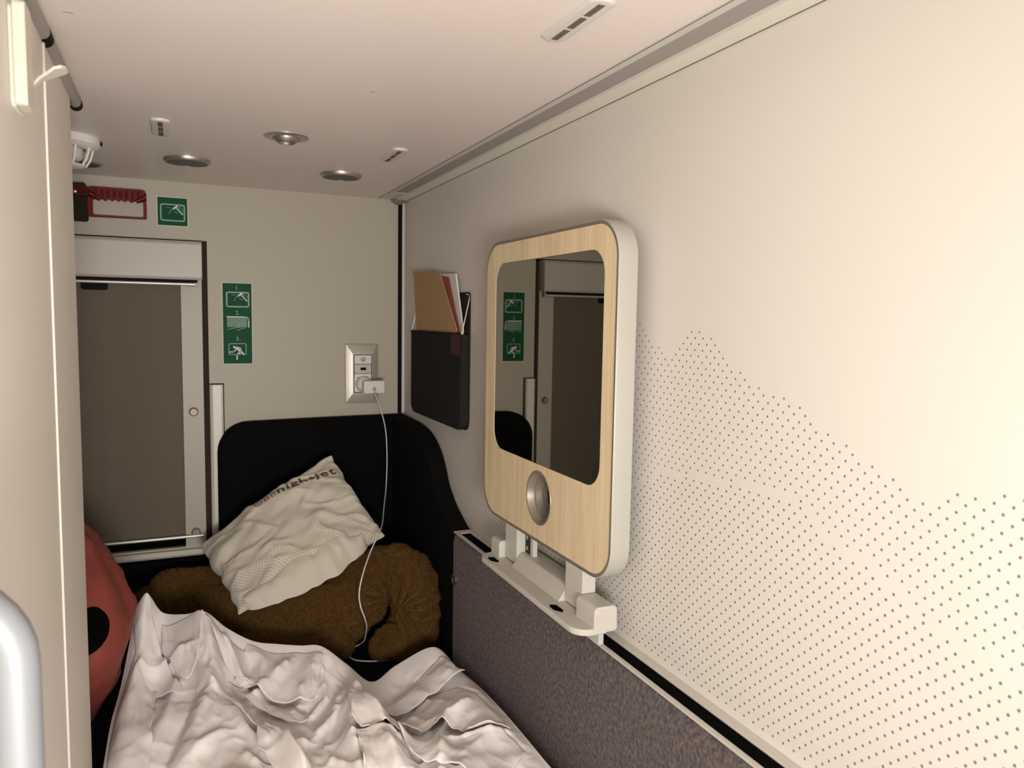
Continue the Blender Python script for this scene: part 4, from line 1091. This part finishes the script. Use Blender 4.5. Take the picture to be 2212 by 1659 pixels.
def bag():
    mb = MB(); nu, nv = 56, 40; cx, cy, z0, z1 = -.245, 1.290, BED + .001, -.268
    prof = [(0, .60), (.06, .70), (.14, .80), (.24, .92), (.36, 1.02), (.48, 1.03), (.60, .93), (.70, .84), (.80, .74), (.86, .62), (.92, .57), (.97, .42), (1.0, .05)]
    vs = []
    for j in range(nv):
        t = j / (nv - 1); z = z0 + (z1 - z0) * t
        for (a, b), (c, d) in zip(prof, prof[1:]):
            if a <= t <= c: r = b + (d - b) * (t - a) / (c - a); break
        for i in range(nu):
            th = 2 * pi * i / nu; ct, st = cos(th), sin(th)
            k = (abs(ct) ** 2.6 + abs(st) ** 2.6) ** (-1 / 2.6)
            rx, ry = .170 * r * k, .125 * r * k
            q = Vector((ct * 2, st * 2, t * 4)); w = 1 + .05 * noise.noise(q) + .05 * noise.noise(Vector((ct * 3 + t * 4, st * 3, t * 9))) + .018 * (1 - abs(noise.noise(Vector((ct * 5 + t * 6, st * 5, t * 12)))) * 4) - .05 * math.exp(-((t - .875) / .012) ** 2)
            vs.append((cx + ct * rx * w, cy + st * ry * w, z))
    fs = [(j * nu + i, j * nu + (i + 1) % nu, (j + 1) * nu + (i + 1) % nu, (j + 1) * nu + i) for j in range(nv - 1) for i in range(nu)]
    fs += [tuple(range(nu - 1, -1, -1)), tuple(range((nv - 1) * nu, nv * nu))]
    mb.add(vs, fs, 'terracotta')
    t = thing('fabric_bag', 'dark terracotta red fabric bag on the mattress, half hidden behind the left partition', 'bag', (cx, cy, BED))
    b = mb.build('body', t, smooth=70)
    bvh = BVHTree.FromPolygons([v for v in mb.v], mb.f)
    m2 = MB(); n = 28; c0 = Vector((-.1225, 1.10, -.4560)); R1 = .0290
    ring = []
    for rr in (0, .25, .5, .75, 1.0):
        for k in range(n):
            p = c0 + Vector((cos(2 * pi * k / n) * R1 * rr * .95, 0, sin(2 * pi * k / n) * R1 * 1.05 * rr))
            h = bvh.ray_cast(p, Vector((-.02, 1, 0)).normalized()); ring.append((h[0] if h[0] else p + Vector((0, .1, 0))) + ((h[1] if h[1].y < 0 else -h[1]) * .0025 if h[0] else Vector()))
    m2.add(ring, [(a * n + k, a * n + (k + 1) % n, (a + 1) * n + (k + 1) % n, (a + 1) * n + k) for a in range(4) for k in range(n)], 'bagblack')
    o = m2.build('round_patch', t, smooth=60); o['label'] = 'black round patch'
bag()

def cable():
    P_ = CABLE
    mb = MB(); mb.tube(sm(P_, 10), .00135, 'cable', 10)
    tag(mb.build('charging_cable', smooth=60), 'thin white charging cable hanging from the charger down across pillow and fleece', 'cable')
CABLE = [(.4125, YB - .0700, -.1655), (.4130, 1.674, -.1690), (.4148, 1.683, -.1790), (.4304, 1.69, -.2196), (.4402, 1.69, -.2630), (.4423, 1.685, -.3219), (.4338, 1.66, -.3867), (.4078, 1.58, -.4189), (.3843, 1.50, -.4267), (.3608, 1.43, -.4249),
         (.3337, 1.390, -.4475), (.3093, 1.350, -.4769), (.2990, 1.335, -.5056), (.3004, 1.330, -.5302), (.3081, 1.330, -.5533), (.3150, 1.345, -.5752), (.3195, 1.370, -.6000), (.3225, 1.400, -.6280), (.3190, 1.425, -.6450), (.3110, 1.4250, -.648), (.2968, 1.4017, -.648),
         (.2922, 1.3842, -.648), (.2970, 1.3696, -.648), (.3118, 1.3574, -.648), (.3335, 1.3486, -.648), (.3700, 1.3420, -.648)]
cable()

# ------------------------------------------------------------------ camera and light
def camera():
    f, yaw, pitch, roll = 1624.0, .4219, -.0870, .0166
    cy, sy = cos(yaw), sin(yaw)
    w = Vector((sy * cos(pitch), cy * cos(pitch), sin(pitch))); right = Vector((cy, -sy, 0)); up = right.cross(w)
    r = right * cos(roll) + up * sin(roll); u = -right * sin(roll) + up * cos(roll)
    cd = bpy.data.cameras.new('camera'); co = bpy.data.objects.new('camera', cd); C.objects.link(co)
    co.matrix_world = Matrix(((r.x, u.x, -w.x, 0), (r.y, u.y, -w.y, 0), (r.z, u.z, -w.z, OZ), (0, 0, 0, 1)))
    cd.sensor_width = 36; cd.sensor_fit = 'HORIZONTAL'; cd.lens = 36 * f / 2212; cd.clip_start = .01
    cd.dof.use_dof = True; cd.dof.focus_distance = 1.15; cd.dof.aperture_fstop = 11
    sc.camera = co
camera()

def area(name, loc, target, sx, sy, power, col):
    l = bpy.data.lights.new(name, 'AREA'); l.shape = 'RECTANGLE'; l.size = sx; l.size_y = sy; l.energy = power; l.color = col
    o = bpy.data.objects.new(name, l); C.objects.link(o); o.location = (loc[0], loc[1], loc[2] + OZ)
    d = Vector(target) - Vector(loc); o.rotation_euler = d.to_track_quat('-Z', 'Y').to_euler(); return o
lamp = area('cabin_lamp', (.06, -.25, -.22), (-.14, 1.0, -.04), .28, .22, 8.9, (1.0, .965, .93)); lamp.data.spread = math.radians(140)

wd = bpy.data.worlds.new('world'); sc.world = wd; wd.use_nodes = True
wd.node_tree.nodes['Background'].inputs[0].default_value = (1, .93, .85, 1)
wd.node_tree.nodes['Background'].inputs[1].default_value = .02
sc.view_settings.view_transform = 'Standard'; sc.view_settings.look = 'None'
sc.view_settings.gamma = 1.0; sc.view_settings.use_curve_mapping = False
sc.view_settings.exposure = 0.0
